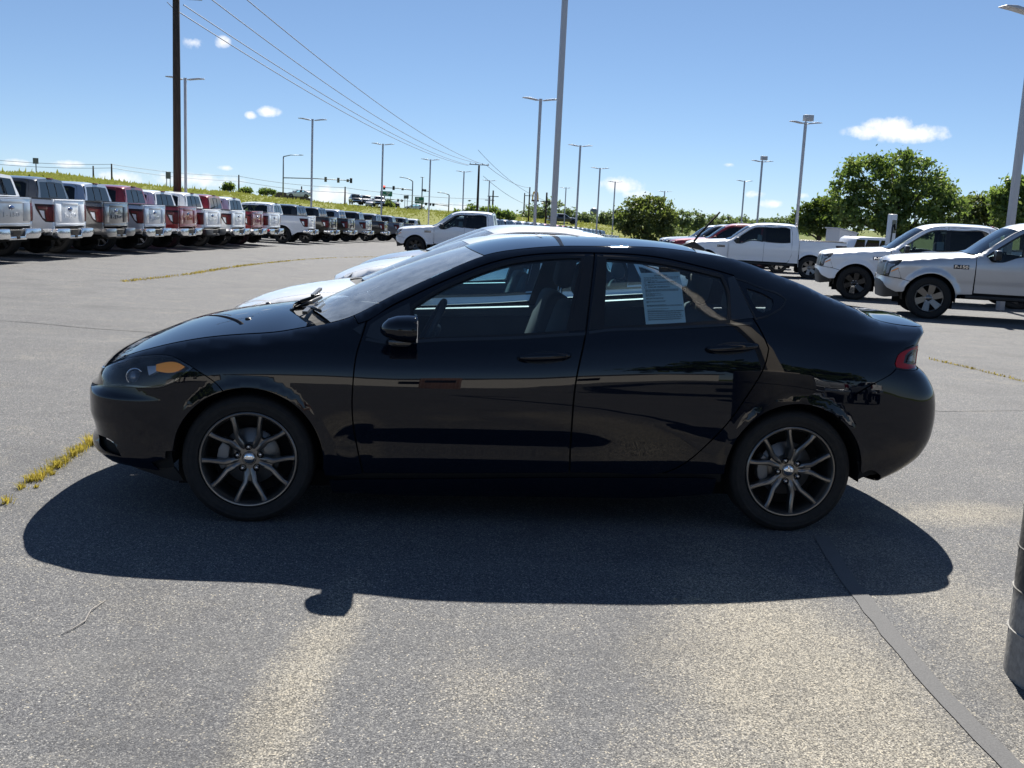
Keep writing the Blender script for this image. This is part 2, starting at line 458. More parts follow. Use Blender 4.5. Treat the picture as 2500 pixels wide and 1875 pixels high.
M=dict(
 trim=pmat('black_trim',(.006,.006,.007),.35),gloss_trim=pmat('gloss_black_trim',(.003,.003,.0035),.08,coat=1),
 plastic=pmat('dark_plastic',(.02,.02,.021),.6),under=pmat('underbody_black',(.004,.004,.004),.9),
 rubber=None,chrome=pmat('chrome',(.75,.76,.78),.06,1),
 rim=pmat('gunmetal_alloy',(.19,.184,.176),.28,.85,coat=.3),disc=pmat('brake_steel',(.20,.19,.18),.38,.8),caliper=pmat('caliper_grey',(.22,.22,.22),.5,.5),
 lug=pmat('lug_steel',(.55,.55,.56),.25,.9),
 glass=glass_mat('tinted_side_glass',(.76,.94,.99),dust=.05),wind=glass_mat('windshield_glass',(.66,.80,.84),dust=.42,ior=1.65),dark_glass=glass_mat('privacy_glass',(.03,.035,.04)),  # strong windshield film paints in the bright sky; side glass gets a faint veil
 lens=glass_mat('clear_lens',(.9,.92,.94),dust=.05),amber=pmat('amber_lens',(1.0,.36,.06),.35,coat=.3),red=pmat('red_lens',(.30,.004,.009),.25,spec=.3),redd=pmat('dark_red_lens',(.012,.003,.004),.15,spec=.4),
 silverlens=pmat('reflector',(.75,.78,.84),.25,.1),
 seat=pmat('black_seat_cloth',(.05,.05,.052),.9),seat_lit=pmat('lit_seat_cloth',(.22,.22,.21),.9),dash=pmat('dash_plastic',(.035,.035,.037),.6),dashl=pmat('dash_grey',(.20,.20,.20),.6),  # second seat cloth is a lighter copy, painted to look sunlit
 smoke=pmat('smoked_chrome',(.20,.22,.26),.4,.0),lens_ball=pmat('projector_glass',(.25,.28,.33),.05,.3,coat=1),white_paper=None)
def rubber():
    m,t,b=newmat('tyre_rubber');v=coords(t)
    n=noise(t,30,4,.6,v);t.links.new(ramp(t,n,[(.3,(.011,.011,.0115)),(.8,(.022,.021,.020))]),b.inputs['Base Color'])
    b.inputs['Roughness'].default_value=.72;b.inputs['Specular IOR Level'].default_value=.35
    return m
M['rubber']=rubber()
# ---------------------------------------------------------------- clouds in the sky (directions, at infinity)
def clouds():
    tc=wn('ShaderNodeTexCoord');D=tc.outputs['Generated']
    def W_(op,a,b=None):
        n=wn('ShaderNodeMath',operation=op)
        for i,v in enumerate((a,b)):
            if v is None:continue
            if hasattr(v,'node'):nt.links.new(v,n.inputs[i])
            else:n.inputs[i].default_value=v
        return n.outputs[0]
    nz=wn('ShaderNodeTexNoise');nz.inputs['Scale'].default_value=85;nz.inputs['Detail'].default_value=6;nz.inputs['Roughness'].default_value=.6;nt.links.new(D,nz.inputs['Vector'])
    N=W_('SUBTRACT',nz.outputs['Fac'],.5)
    acc=None
    for px,py,a,b,dens in CLOUDS:
        v=CF+(px-1250)/FPX*CR-(py-937.5)/FPX*CU;v=v/np.linalg.norm(v);r=np.cross(v,(0,0,1));r/=np.linalg.norm(r);u=np.cross(r,v)
        eu=_M((tuple((r[i],u[i],-v[i])) for i in range(3))).to_euler() if False else _M([[r[0],u[0],-v[0]],[r[1],u[1],-v[1]],[r[2],u[2],-v[2]]]).to_euler()
        mp=wn('ShaderNodeMapping',vector_type='TEXTURE');mp.inputs['Location'].default_value=tuple(v);mp.inputs['Rotation'].default_value=eu;mp.inputs['Scale'].default_value=(a/FPX*1.25,b/FPX*1.25,.6)
        nt.links.new(D,mp.inputs[0]);g=wn('ShaderNodeTexGradient',gradient_type='SPHERICAL');nt.links.new(mp.outputs[0],g.inputs[0])
        f=W_('MULTIPLY',g.outputs['Fac'],dens)
        acc=f if acc is None else W_('MAXIMUM',acc,f)
    f=W_('ADD',W_('MULTIPLY',acc,1.5),W_('MULTIPLY',N,2.4));f=W_('SUBTRACT',f,.12)
    f=W_('MULTIPLY',W_('MINIMUM',W_('MAXIMUM',f,0.),1.),W_('MINIMUM',W_('MULTIPLY',acc,5.),1.))
    mx=wn('ShaderNodeMix',data_type='RGBA');nt.links.new(f,mx.inputs[0]);nt.links.new(gam.outputs[0],mx.inputs[6]);mx.inputs[7].default_value=(6.2,6.3,6.5,1)
    nt.links.new(mx.outputs[2],bg.inputs[0])
CLOUDS=[(2175,316,60,26,1.15),(2225,326,80,20,1.1),(2130,324,60,16,.9),(1515,453,56,20,1.0),(1555,476,46,13,.8),(543,103,18,14,.9),(470,104,22,13,.5),(655,272,28,12,.9),(612,281,14,9,.7),(552,410,20,6,.7),(168,400,34,9,.9),(40,398,26,9,.8),(305,435,60,14,.8),(470,438,110,15,.75),(800,477,55,22,.85),(1115,506,60,14,.6),(1782,402,14,5,.5),(1845,475,26,9,.7),(1880,497,28,10,.7),(1960,478,26,7,.5),(2130,462,40,10,.5),(60,440,70,14,.6)]
clouds()
# ---------------------------------------------------------------- terrain
def gz(x,y):
    s=max(0.,y-2.2);up=.020*max(0.,-3.-x)*min(1.,max(0.,(y-6.)/12.)) if x>-25 else .44*min(1.,max(0.,(y-6.)/12.))
    return up+_gz(s)
def _gz(s):
    return -(.010*s+.00007*s*s) if s<170 else -(.010*170+.00007*170*170)-.0*(s-170)
def asphalt_mat():
    m,t,b=newmat('worn_asphalt');v=coords(t)
    # worn patches (stone showing through), placed where the lot is worn
    def blob(cx,cy,rx,ry,ang=0):
        mp=t.nodes.new('ShaderNodeMapping');mp.vector_type='TEXTURE';mp.inputs['Location'].default_value=(cx,cy,0);mp.inputs['Rotation'].default_value=(0,0,R(ang));mp.inputs['Scale'].default_value=(rx,ry,1)
        t.links.new(v,mp.inputs['Vector']);g=t.nodes.new('ShaderNodeTexGradient');g.gradient_type='SPHERICAL';t.links.new(mp.outputs[0],g.inputs[0]);return g.outputs['Fac']
    acc=None
    for q in WORN:
        f=mth(t,'MULTIPLY',blob(*q[:5]),q[5]);acc=f if acc is None else mth(t,'MAXIMUM',acc,f)
    n1=noise(t,1.6,5,.65,v);n2=noise(t,7,4,.6,v);n0=noise(t,.22,4,.55,v)
    worn=mth(t,'ADD',acc,mth(t,'MULTIPLY',mth(t,'SUBTRACT',n1,.5),.9));worn=mth(t,'ADD',worn,mth(t,'MULTIPLY',mth(t,'SUBTRACT',n2,.5),.35))
    worn=ramp(t,worn,[(.02,0.),(.75,1.)])
    # stones
    vo=voro(t,125,v);sp=t.nodes.new('ShaderNodeSeparateColor');t.links.new(vo.outputs['Color'],sp.inputs[0])
    vo2=voro(t,78,v);sp2=t.nodes.new('ShaderNodeSeparateColor');t.links.new(vo2.outputs['Color'],sp2.inputs[0])
    thr=mth(t,'SUBTRACT',.945,mth(t,'MULTIPLY',worn,.56))
    pale=mth(t,'GREATER_THAN',sp.outputs[0],thr);pale=mth(t,'MULTIPLY',pale,ramp(t,vo.outputs['Distance'],[(.25,1.),(.55,0.)]))
    pale2=mth(t,'MULTIPLY',mth(t,'GREATER_THAN',sp2.outputs[0],.972),ramp(t,vo2.outputs['Distance'],[(.15,1.),(.34,0.)]))
    dark=mth(t,'MULTIPLY',mth(t,'LESS_THAN',sp2.outputs[1],.05),ramp(t,vo2.outputs['Distance'],[(.15,1.),(.36,0.)]))
    n3=noise(t,260,3,.7,v)
    vg=voro(t,235,v);sg_=t.nodes.new('ShaderNodeSeparateColor');t.links.new(vg.outputs['Color'],sg_.inputs[0])
    base=ramp(t,n0,[(.3,(.070,.072,.078)),(.7,(.105,.106,.110))])
    grit=ramp(t,sg_.outputs[0],[(0.,(.022,.023,.027)),(.35,(.075,.077,.083)),(.72,(.13,.132,.138)),(.93,(.23,.225,.215)),(1.,(.40,.385,.35))])
    base=nmix(t,base,grit,.78)
    gritw=ramp(t,sg_.outputs[0],[(0.,(.03,.028,.026)),(.35,(.13,.12,.10)),(.72,(.25,.23,.19)),(.93,(.37,.34,.28)),(1.,(.5,.46,.38))])
    base=nmix(t,base,gritw,mth(t,'MULTIPLY',worn,.85))
    stonec=nmix(t,(.30,.285,.25),(.52,.46,.35),sp.outputs[1])
    c=nmix(t,base,stonec,mth(t,'MULTIPLY',pale,.85));c=nmix(t,c,(.50,.48,.44),mth(t,'MULTIPLY',pale2,.9));c=nmix(t,c,(.018,.018,.02),mth(t,'MULTIPLY',dark,.9))
    # faint oil / tyre staining, streaks
    mp=t.nodes.new('ShaderNodeMapping');mp.inputs['Scale'].default_value=(.12,1.1,1);t.links.new(v,mp.inputs['Vector'])
    st=noise(t,1.3,5,.6,mp.outputs[0]);c=nmix(t,c,(.06,.06,.063),mth(t,'MULTIPLY',ramp(t,st,[(.52,0.),(.75,1.)]),.22))
    st2=noise(t,2.1,5,.65,mp.outputs[0],.4);c=nmix(t,c,(.25,.245,.23),mth(t,'MULTIPLY',ramp(t,st2,[(.55,0.),(.8,1.)]),.25))
    c=nmix(t,c,(.045,.046,.05),mth(t,'MULTIPLY',ramp(t,noise(t,.9,5,.7,v,.6),[(.5,0.),(.72,1.)]),.42))
    t.links.new(c,b.inputs['Base Color'])
    b.inputs['Roughness'].default_value=.85;b.inputs['Specular IOR Level'].default_value=.3
    h=mth(t,'ADD',mth(t,'MULTIPLY',n3,.15),mth(t,'SUBTRACT',1.,vg.outputs['Distance']));bump(t,b,h,.6,.003)
    return m
WORN=[(.80,-2.75,.62,1.6,0,1.25),(.35,-3.3,.4,.7,0,.9),(-.93,-2.7,.17,1.3,-7,1.0),(-.3,-2.7,.3,.5,0,.35),(1.75,-1.9,.45,1.4,0,.5),(2.6,-.5,.9,.3,10,.9),(3,-1.6,.8,.9,0,.6),(.9,-1.3,.35,.5,0,.4),(1.5,-3.2,.4,.8,0,.75)]
def grid_sheet(name,xs,ys,fz,mat):
    V=[(x,y,fz(x,y)) for y in ys for x in xs];n=len(xs)
    F=[(j*n+i,j*n+i+1,(j+1)*n+i+1,(j+1)*n+i) for j in range(len(ys)-1) for i in range(n-1)]
    me=bpy.data.meshes.new(name);me.from_pydata(V,[],F);me.polygons.foreach_set('use_smooth',[True]*len(F));me.update()
    return tag(link(name,me,None,[mat]),kind='structure')
def grass_mat(name,a,b_,c_,sc_=1.):
    m,t,b=newmat(name);v=coords(t)
    n=noise(t,.35*sc_,6,.65,v);n2=noise(t,3.5*sc_,5,.7,v)
    c=nmix(t,ramp(t,n,[(.3,a),(.55,b_),(.8,c_)]),ramp(t,n2,[(.3,tuple(.45*k for k in a)),(.75,c_)]),.5)
    t.links.new(c,b.inputs['Base Color']);b.inputs['Roughness'].default_value=.9;b.inputs['Specular IOR Level'].default_value=.1
    bump(t,b,n2,.8,.3);return m
ASPH=asphalt_mat()
def far_z(x,y):return gz(x,y)-.35
GRASS=grass_mat('field_grass',(.075,.10,.02),(.12,.155,.03),(.19,.20,.05),.6)
xs=[-2500,-900,-300,-120,-60,-30,0,30,60,120,300,900,2500];ys=[-400,-60,-15,0,3,10,20,30,40,55,70,90,110,130,150,180,260,500,1200,3000]
grid_sheet('field',xs,ys,far_z,GRASS)
xs=list(np.linspace(-60,60,25));ys=list(np.concatenate([np.linspace(-60,0,7),np.linspace(1,14,14),np.linspace(16,150,40)]))
lot=grid_sheet('asphalt_lot',xs,ys,gz,ASPH)
# embankment up to the highway on the left, falling away to the right
def crest(px):
    return np.interp(px,[-400,0,130,300,430,560,700,850,930,1010,1130,1230,1300,1420,1520,1640],[400,421,425,446,461,469,486,501,506,511,521,529,533,543,556,566]),np.interp(px,[-400,0,430,700,930,1130,1300,1500,1640],[95,110,150,185,200,210,215,220,225])
def blade_mat(name,a,b_):
    m=bpy.data.materials.new(name);m.use_nodes=True;t=m.node_tree;t.nodes.clear();o=t.nodes.new('ShaderNodeOutputMaterial')
    c=ramp(t,noise(t,9,3,.6,coords(t)),[(.3,a),(.7,b_)]);d=t.nodes.new('ShaderNodeBsdfDiffuse');tr=t.nodes.new('ShaderNodeBsdfTranslucent');x=t.nodes.new('ShaderNodeMixShader');x.inputs[0].default_value=.5
    t.links.new(c,d.inputs[0]);t.links.new(c,tr.inputs[0]);t.links.new(d.outputs[0],x.inputs[1]);t.links.new(tr.outputs[0],x.inputs[2]);t.links.new(x.outputs[0],o.inputs[0]);return m
def embank():
    V=[];F=[];cols=np.linspace(-400,1640,130);rows=[0,.12,.3,.5,.7,.85,.95,1.0,1.06,1.3]
    rng=random.Random(5)
    for px in cols:
        py,d=crest(px);C=at(px,py,d)
        foot_d=np.interp(px,[-400,0,430,760,930,1040,1240,1520,1640],[40,44,58,78,100,118,150,165,180]);Fp=at(px,py,foot_d);fz=gz(Fp.x,Fp.y)-.06
        for r in rows:
            if r<=1:
                q=Fp.lerp(C,r);sm=r*r*(3-2*r)*.6+r*.4;z=fz+(C.z-fz)*sm
            else:
                q=Fp.lerp(C,1.0);dv=(C-Vector(CAM));dv.z=0;dv.normalize();q=C+dv*(r-1)*150;z=C.z-.25*(r-1.0)*6
            w=.10*math.sin(q.x*.7)+.08*math.sin(q.y*.9+q.x*.3)
            V.append((q.x,q.y,z+(w if 0<r<1.05 else 0)))
    n=len(rows)
    for i in range(len(cols)-1):
        for j in range(n-1):F.append((i*n+j,(i+1)*n+j,(i+1)*n+j+1,i*n+j+1))
    me=bpy.data.meshes.new('grass_embankment');me.from_pydata(V,[],F);me.polygons.foreach_set('use_smooth',[True]*len(F));me.update()
    tag(link('grass_embankment',me,None,[grass_mat('bank_grass',(.125,.15,.03),(.19,.215,.045),(.29,.28,.08),.8)]),kind='structure')
    # tall weeds that break the crest line and the slope: uncountable, one object
    m=MB();rng=random.Random(11)
    for k in range(7000):
        px=rng.uniform(-60,1600);py,d=crest(px);foot_d=np.interp(px,[-400,0,430,760,930,1040,1240,1520,1640],[40,44,58,78,100,118,150,165,180])
        r=1-abs(rng.gauss(0,.28));r=min(1.02,max(.08,r));dd=foot_d+(d-foot_d)*r;q=at(px,py,dd);C=at(px,py,d);Fp=at(px,py,foot_d);fz=gz(Fp.x,Fp.y)-.06
        z=fz+(C.z-fz)*((r*r*(3-2*r)*.6+r*.4) if r<1 else 1);h=rng.uniform(.10,.34)*(1+1.2*(rng.random()<.05));w=rng.uniform(.08,.3)
        a=rng.uniform(-.6,.6);dx,dy=math.cos(a)*w,math.sin(a)*w
        m.add([(q.x-dx,q.y-dy,z-.05),(q.x+dx,q.y+dy,z-.05),(q.x+dx*.3+rng.uniform(-.1,.1),q.y,z+h)],[(0,1,2)])
    wm=blade_mat('weed_green',(.14,.165,.035),(.27,.28,.07))
    tag(m.build('weeds',wm,fix=False),'tall green weeds covering the roadside bank','grass',kind='stuff')
embank()
# ---- marks lying on the lot: filled crack, cracks, tar joint
def ribbon(name,pts,w,mat,label,cat,z=.004,jit=.3,seed=1,kind='structure'):
    rng=random.Random(seed);P=smooth_poly([(p.x,p.y) for p in pts],.12 if len(pts)<8 else .1,closed=False);V=[];F=[]
    for i,p in enumerate(P):
        t=P[min(i+1,len(P)-1)]-P[max(i-1,0)];t/=np.linalg.norm(t);n=np.array([-t[1],t[0]])
        for s in (-1,1):
            q=p+n*s*w*.5*(1+jit*(rng.random()-.5)*2);V.append((q[0],q[1],gz(*q)+z))
    for i in range(len(P)-1):F.append((2*i,2*i+1,2*i+3,2*i+2))
    me=bpy.data.meshes.new(name);me.from_pydata(V,[],F);me.update()
    return tag(link(name,me,None,[mat]),label,cat,kind=kind)
def strip_mat():
    m,t,b=newmat('sealed_strip');v=coords(t)
    n=noise(t,180,4,.7,v);n2=noise(t,8,4,.6,v);t.links.new(nmix(t,ramp(t,n,[(.3,(.075,.075,.078)),(.8,(.17,.17,.17))]),(.07,.07,.072),mth(t,'MULTIPLY',n2,.4)),b.inputs['Base Color']);b.inputs['Roughness'].default_value=.9;bump(t,b,n,.3,.003);return m
SM=strip_mat();TAR=pmat('tar_crack',(.012,.012,.013),.7)
G=ground_at
ribbon('sealed_joint',[G(2005,1310),G(2060,1400),G(2135,1500),G(2215,1600),G(2320,1720),G(2420,1820),G(2560,1960)],.075,SM,None,None,jit=.12)
ribbon('tar_crack',[G(0,774),G(90,780),G(190,790),G(300,798),G(420,806)],.022,TAR,None,None,seed=4)
ribbon('tar_crack',[G(2278,1003),G(2380,1002),G(2520,1000)],.012,TAR,None,None,seed=5)
ribbon('tar_crack',[G(700,612),G(800,618),G(900,626)],.04,TAR,None,None,seed=6)
ribbon('tar_crack',[G(660,607),G(760,606),G(880,602)],.03,TAR,None,None,seed=8)
# grass growing in the cracks
def tuft_mat(name,a,b_):
    m,t,b=newmat(name);v=coords(t);n=noise(t,25,3,.6,v);t.links.new(ramp(t,n,[(.3,a),(.7,b_)]),b.inputs['Base Color']);b.inputs['Roughness'].default_value=.8;b.inputs['Specular IOR Level'].default_value=.2;return m
DRY=blade_mat('dry_grass',(.24,.19,.045),(.42,.34,.10));GRN=blade_mat('yellow_green_grass',(.28,.24,.04),(.58,.47,.10))
def clumps(name,L,mat,label,seed):
    rng=random.Random(seed);m=MB()
    for px,py,r,n in L:
        c=G(px,py)
        for k in range(n):
            a=rng.uniform(0,6.28);q=abs(rng.gauss(0,.45))*r;x,y=c.x+math.cos(a)*q,c.y+math.sin(a)*q;l=r*rng.uniform(.5,1.25);a+=rng.uniform(-.8,.8);lean=rng.uniform(.15,1.0);w=rng.uniform(.0012,.0028)
            dx,dy=math.cos(a),math.sin(a);sx,sy=-dy*w,dx*w
            m.add([(x-sx,y-sy,0),(x+sx,y+sy,0),(x+dx*l*lean*.45+sx*.7,y+dy*l*lean*.45+sy*.7,l*.62),(x+dx*l*lean*.45-sx*.7,y+dy*l*lean*.45-sy*.7,l*.62),(x+dx*l*lean,y+dy*l*lean,l*(1-.4*lean))],[(0,1,2,3),(3,2,4)])
    return tag(m.build(name,mat,fix=False),label,'grass',kind='stuff')
def tufts(name,pts,n,width,hmin,hmax,mat,label,seed,blade=.003,gaps=()):
    rng=random.Random(seed);P=smooth_poly([(p.x,p.y) for p in pts],.05,closed=False);m=MB();L=len(P)
    for k in range(n):
        u=rng.random()
        if any(a<u<b for a,b in gaps) and rng.random()<.9:continue
        c=math.sin(u*37)+math.sin(u*91+1)
        if c<-.8 and rng.random()<.7:continue
        i=min(L-2,int(u*(L-1)));p=P[i]+(P[i+1]-P[i])*rng.random();x=p[0]+rng.gauss(0,width);y=p[1]+rng.gauss(0,width);z=gz(x,y)
        a=rng.uniform(0,6.28);l=rng.uniform(hmin,hmax);lean=rng.uniform(.2,1.1);w=blade*rng.uniform(.6,1.4)
        dx,dy=math.cos(a),math.sin(a);sx,sy=-dy*w,dx*w
        q=[(x-sx,y-sy,z),(x+sx,y+sy,z),(x+dx*l*lean*.4+sx*.7,y+dy*l*lean*.4+sy*.7,z+l*.65),(x+dx*l*lean*.4-sx*.7,y+dy*l*lean*.4-sy*.7,z+l*.65),(x+dx*l*lean,y+dy*l*lean,z+l*(1-.35*lean))]
        m.add(q,[(0,1,2,3),(3,2,4)])
    return tag(m.build(name,mat,fix=False),label,'grass',kind='stuff')
clumps('crack_grass',[(-25,1243,.05,50),(18,1228,.045,60),(52,1192,.035,70),(75,1175,.05,90),(100,1168,.06,120),(118,1150,.045,80),(140,1140,.06,140),(160,1128,.045,90),(178,1112,.06,160),(198,1100,.05,120),(222,1085,.07,200),(236,1078,.05,80),(128,1158,.025,60),(88,1190,.02,40)],GRN,'yellow green grass tufts in the crack by the front bumper',3)
tufts('crack_grass',[G(300,676),G(420,662),G(560,638),G(700,618),G(840,606),G(960,602)],2600,.045,.015,.06,DRY,'line of dry yellow grass across the far asphalt',4,blade=.008)
tufts('crack_grass',[G(2270,868),G(2340,885),G(2420,905),G(2520,932)],260,.015,.012,.04,DRY,'thin dry grass in the crack behind the rear bumper',5,blade=.005)
# twig
tw=MB();a,b_,c_,d_=G(258,1467),G(222,1495),G(208,1520),G(150,1552)
tw.tube([(a.x,a.y,.004),(b_.x,b_.y,.010),(c_.x,c_.y,.007),((c_.x+d_.x)/2,(c_.y+d_.y)/2-.01,.006),(d_.x,d_.y,.004)],[.0012,.0022,.0026,.0022,.0012],6)
tag(tw.build('twig',pmat('dry_twig',(.26,.24,.22),.8)),'pale dry twig lying on the asphalt at lower left','twig')
# ---------------------------------------------------------------- trees
def leaf_mat(name,a,b_,c_):
    m=bpy.data.materials.new(name);m.use_nodes=True;t=m.node_tree;t.nodes.clear();o=t.nodes.new('ShaderNodeOutputMaterial')
    at_=t.nodes.new('ShaderNodeAttribute');at_.attribute_name='leafrand'
    c=ramp(t,at_.outputs['Fac'],[(0.,a),(.55,b_),(1.,c_)])
    d=t.nodes.new('ShaderNodeBsdfDiffuse');tr=t.nodes.new('ShaderNodeBsdfTranslucent');g=t.nodes.new('ShaderNodeBsdfGlossy');g.inputs['Roughness'].default_value=.45;g.inputs[0].default_value=(.5,.5,.5,1)
    t.links.new(c,d.inputs[0]);t.links.new(nmix(t,c,(.22,.32,.03),.3),tr.inputs[0])
    m1=t.nodes.new('ShaderNodeMixShader');m1.inputs[0].default_value=.5;t.links.new(d.outputs[0],m1.inputs[1]);t.links.new(tr.outputs[0],m1.inputs[2])
    m2=t.nodes.new('ShaderNodeMixShader');m2.inputs[0].default_value=.05;t.links.new(m1.outputs[0],m2.inputs[1]);t.links.new(g.outputs[0],m2.inputs[2])
    t.links.new(m2.outputs[0],o.inputs[0]);return m
BARK=pmat('bark',(.09,.07,.05),.9)
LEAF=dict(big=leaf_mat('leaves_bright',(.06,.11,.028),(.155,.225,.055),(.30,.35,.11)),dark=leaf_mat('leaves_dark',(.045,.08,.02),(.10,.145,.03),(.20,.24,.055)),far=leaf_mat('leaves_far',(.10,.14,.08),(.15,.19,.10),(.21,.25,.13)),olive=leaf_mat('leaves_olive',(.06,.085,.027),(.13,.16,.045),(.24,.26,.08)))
def crown_mesh(name,lobes,n,size,seed,clump=.5,div=26):
    """lobes: (x,y,z,rx,ry,rz); leaves gather in clumps on the lobes, with gaps between them"""
    rng=np.random.RandomState(seed)
    vol=np.array([l[3]*l[4]*l[5] for l in lobes])**.75;p=vol/vol.sum()
    nc=max(8,n//div);ci=rng.choice(len(lobes),nc,p=p);L=np.array(lobes)[ci]
    d=rng.normal(size=(nc,3));d/=np.linalg.norm(d,axis=1,keepdims=True);r=rng.uniform(.45,1.0,(nc,1))**.55
    C=L[:,:3]+d*r*L[:,3:]
    k=rng.randint(0,nc,n);s=clump*rng.uniform(.5,1.3,(nc,1))[k]
    P=C[k]+rng.normal(size=(n,3))*s*np.array([1,1,.7])*.55
    a=rng.normal(size=(n,3));a/=np.linalg.norm(a,axis=1,keepdims=True);b=rng.normal(size=(n,3));b-=a*(a*b).sum(1,keepdims=True);b/=np.linalg.norm(b,axis=1,keepdims=True)
    sz=size*rng.uniform(.6,1.4,(n,1))
    V=np.stack([P-a*sz,P+b*sz*.55,P+a*sz,P-b*sz*.55],1).reshape(-1,3)
    me=bpy.data.meshes.new(name);me.from_pydata(V.tolist(),[],(np.arange(n*4).reshape(n,4)).tolist())
    at_=me.attributes.new('leafrand','FLOAT','FACE');at_.data.foreach_set('value',np.clip(rng.normal(.45,.25,n)+rng.normal(0,.15,nc)[k],0,1).astype('f'));me.update()
    return me
def tree(name,label,base,h,lobes,n,size,mat,seed,trunk=.2,group=None,cat='tree',clump=.5,branches=7,div=26):
    root=thing(name,label,cat,base,0,group);rng=random.Random(seed)
    m=MB();top=max(l[2] for l in lobes)
    m.tube([(0,0,-.3),(.05,0,h*.2),(rng.uniform(-.15,.15),0,h*.4),(rng.uniform(-.2,.2),.1,h*.7)],[trunk*1.2,trunk,trunk*.75,trunk*.3],8)
    for i in range(branches):
        l=lobes[i%len(lobes)];z0=h*rng.uniform(.2,.45);e=Vector((l[0]+rng.uniform(-.4,.4)*l[3],l[1]+rng.uniform(-.4,.4)*l[4],l[2]+rng.uniform(-.3,.5)*l[5]))
        s=Vector((0,0,z0));mid=s.lerp(e,.5)+Vector((0,0,-.1*h*.3))
        m.tube([s,mid,e],[trunk*.5,trunk*.3,trunk*.08],6)
    m.build('trunk',BARK,root)
    link('crown',crown_mesh('crown',lobes,n,size,seed,clump,div),root,[mat])
    return root
def gpos(px,d):
    p=at(px,560,d);p.z=gz(p.x,p.y) if p.y<170 else gz(p.x,170);return p
def px_lobes(base,d,L):
    """lobes given as photo offsets: (px,py,rx_px,rz_px,depth) -> local metres"""
    out=[]
    for px,py,rx,rz,dy in L:
        q=at(px,py,d)-base;k=d/FPX;out.append((q.x,q.y+dy,q.z,rx*k,max(rx,rz)*k*.9,rz*k))
    return out
d=80;b0=gpos(2190,d)
tree('broadleaf_tree','tallest broad green tree behind the white and silver pickups',b0,8.5,px_lobes(b0,d,[(2185,405,60,36,0),(2110,430,52,40,.5),(2265,425,48,40,.3),(2075,475,42,42,.8),(2150,480,70,50,-.6),(2240,485,75,52,-.4),(2300,490,42,42,.5),(2320,520,45,40,.3),(2120,530,75,40,0),(2220,540,80,36,-.3),(2060,515,35,35,.5)]),17000,.16,LEAF['big'],1,.28,clump=.62,branches=16,div=58)
d=92;b0=gpos(2000,d)
tree('broadleaf_tree','dark tree left of the tallest tree, above the white pickup bed',b0,5.5,px_lobes(b0,d,[(2010,505,38,24,0),(1975,525,30,28,0),(2045,520,35,32,.5),(2000,548,55,24,-.5),(1962,545,22,22,.3)]),6500,.17,LEAF['dark'],2,.2,clump=.5)
d=95;b0=gpos(2390,d)
tree('broadleaf_tree','lower tree between the tallest tree and the pole at the right edge',b0,6,px_lobes(b0,d,[(2385,505,45,30,0),(2350,520,35,34,0),(2425,515,35,32,0),(2395,545,70,30,-.4)]),7000,.17,LEAF['olive'],3,.2)
d=85;b0=gpos(2500,d)
tree('broadleaf_tree','green tree cut by the right edge of the view',b0,7.5,px_lobes(b0,d,[(2485,465,40,30,0),(2450,490,30,34,0),(2520,480,50,50,0),(2480,530,60,40,-.3)]),8000,.17,LEAF['big'],4,.22)
d=112;b0=gpos(1580,d)
tree('round_tree','round sparse tree standing alone on the far grass',b0,6,px_lobes(b0,d,[(1575,498,38,20,0),(1545,512,32,26,0),(1610,510,36,26,0),(1580,530,66,34,-.4),(1535,545,34,28,0),(1625,540,36,30,.2),(1580,562,66,24,-.3)]),8200,.17,LEAF['olive'],5,.16,clump=.55,branches=13)
# far tree lines: single crowns one can tell apart, then a mass behind
far=[(1275,530,26,16,300),(1300,520,24,22,310),(1330,512,26,26,300),(1362,518,26,22,305),(1392,528,22,16,300),(1420,535,26,13,300),(1450,538,26,12,305),(1478,535,20,16,300),(1500,532,20,20,295),(1665,533,22,22,290),(1700,536,24,22,300),(1738,540,28,18,310),(1775,543,26,16,300),(1812,546,28,15,305),(1850,548,28,13,300),(1890,548,28,14,300),(1925,548,24,16,280)]
for i,(px,py,rx,rz,d) in enumerate(far):
    b0=gpos(px,d);b0.z=at(px,py+rz*1.4,d).z
    lo=px_lobes(b0,d,[(px,py,rx,rz,0),(px-rx*.5,py+rz*.5,rx*.6,rz*.6,0),(px+rx*.5,py+rz*.4,rx*.6,rz*.6,0)])
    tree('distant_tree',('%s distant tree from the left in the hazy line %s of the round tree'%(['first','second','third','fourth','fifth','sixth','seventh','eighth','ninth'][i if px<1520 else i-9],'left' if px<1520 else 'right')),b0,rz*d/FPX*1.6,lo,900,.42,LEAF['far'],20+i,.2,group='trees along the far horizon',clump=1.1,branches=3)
m=MB();rng=random.Random(8)
V=[]
def wood(name,px0,px1,y0,y1,d,n,seed,mat,label):
    rng=np.random.RandomState(seed);L=[]
    for px in np.arange(px0,px1,14):
        q=at(px,rng.uniform(y0,y1),d+rng.uniform(-10,10));L.append((q.x,q.y,q.z,14*d/FPX,6,abs(y1-y0)*.5*d/FPX+1))
    me=crown_mesh(name,L,n,.5,seed,1.2);tag(link(name,me,None,[mat]),label,'woods',kind='stuff')
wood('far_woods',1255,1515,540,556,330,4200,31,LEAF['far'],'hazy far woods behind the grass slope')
wood('far_woods',1650,1960,550,566,330,4200,32,LEAF['far'],'hazy far woods behind the parked trucks')
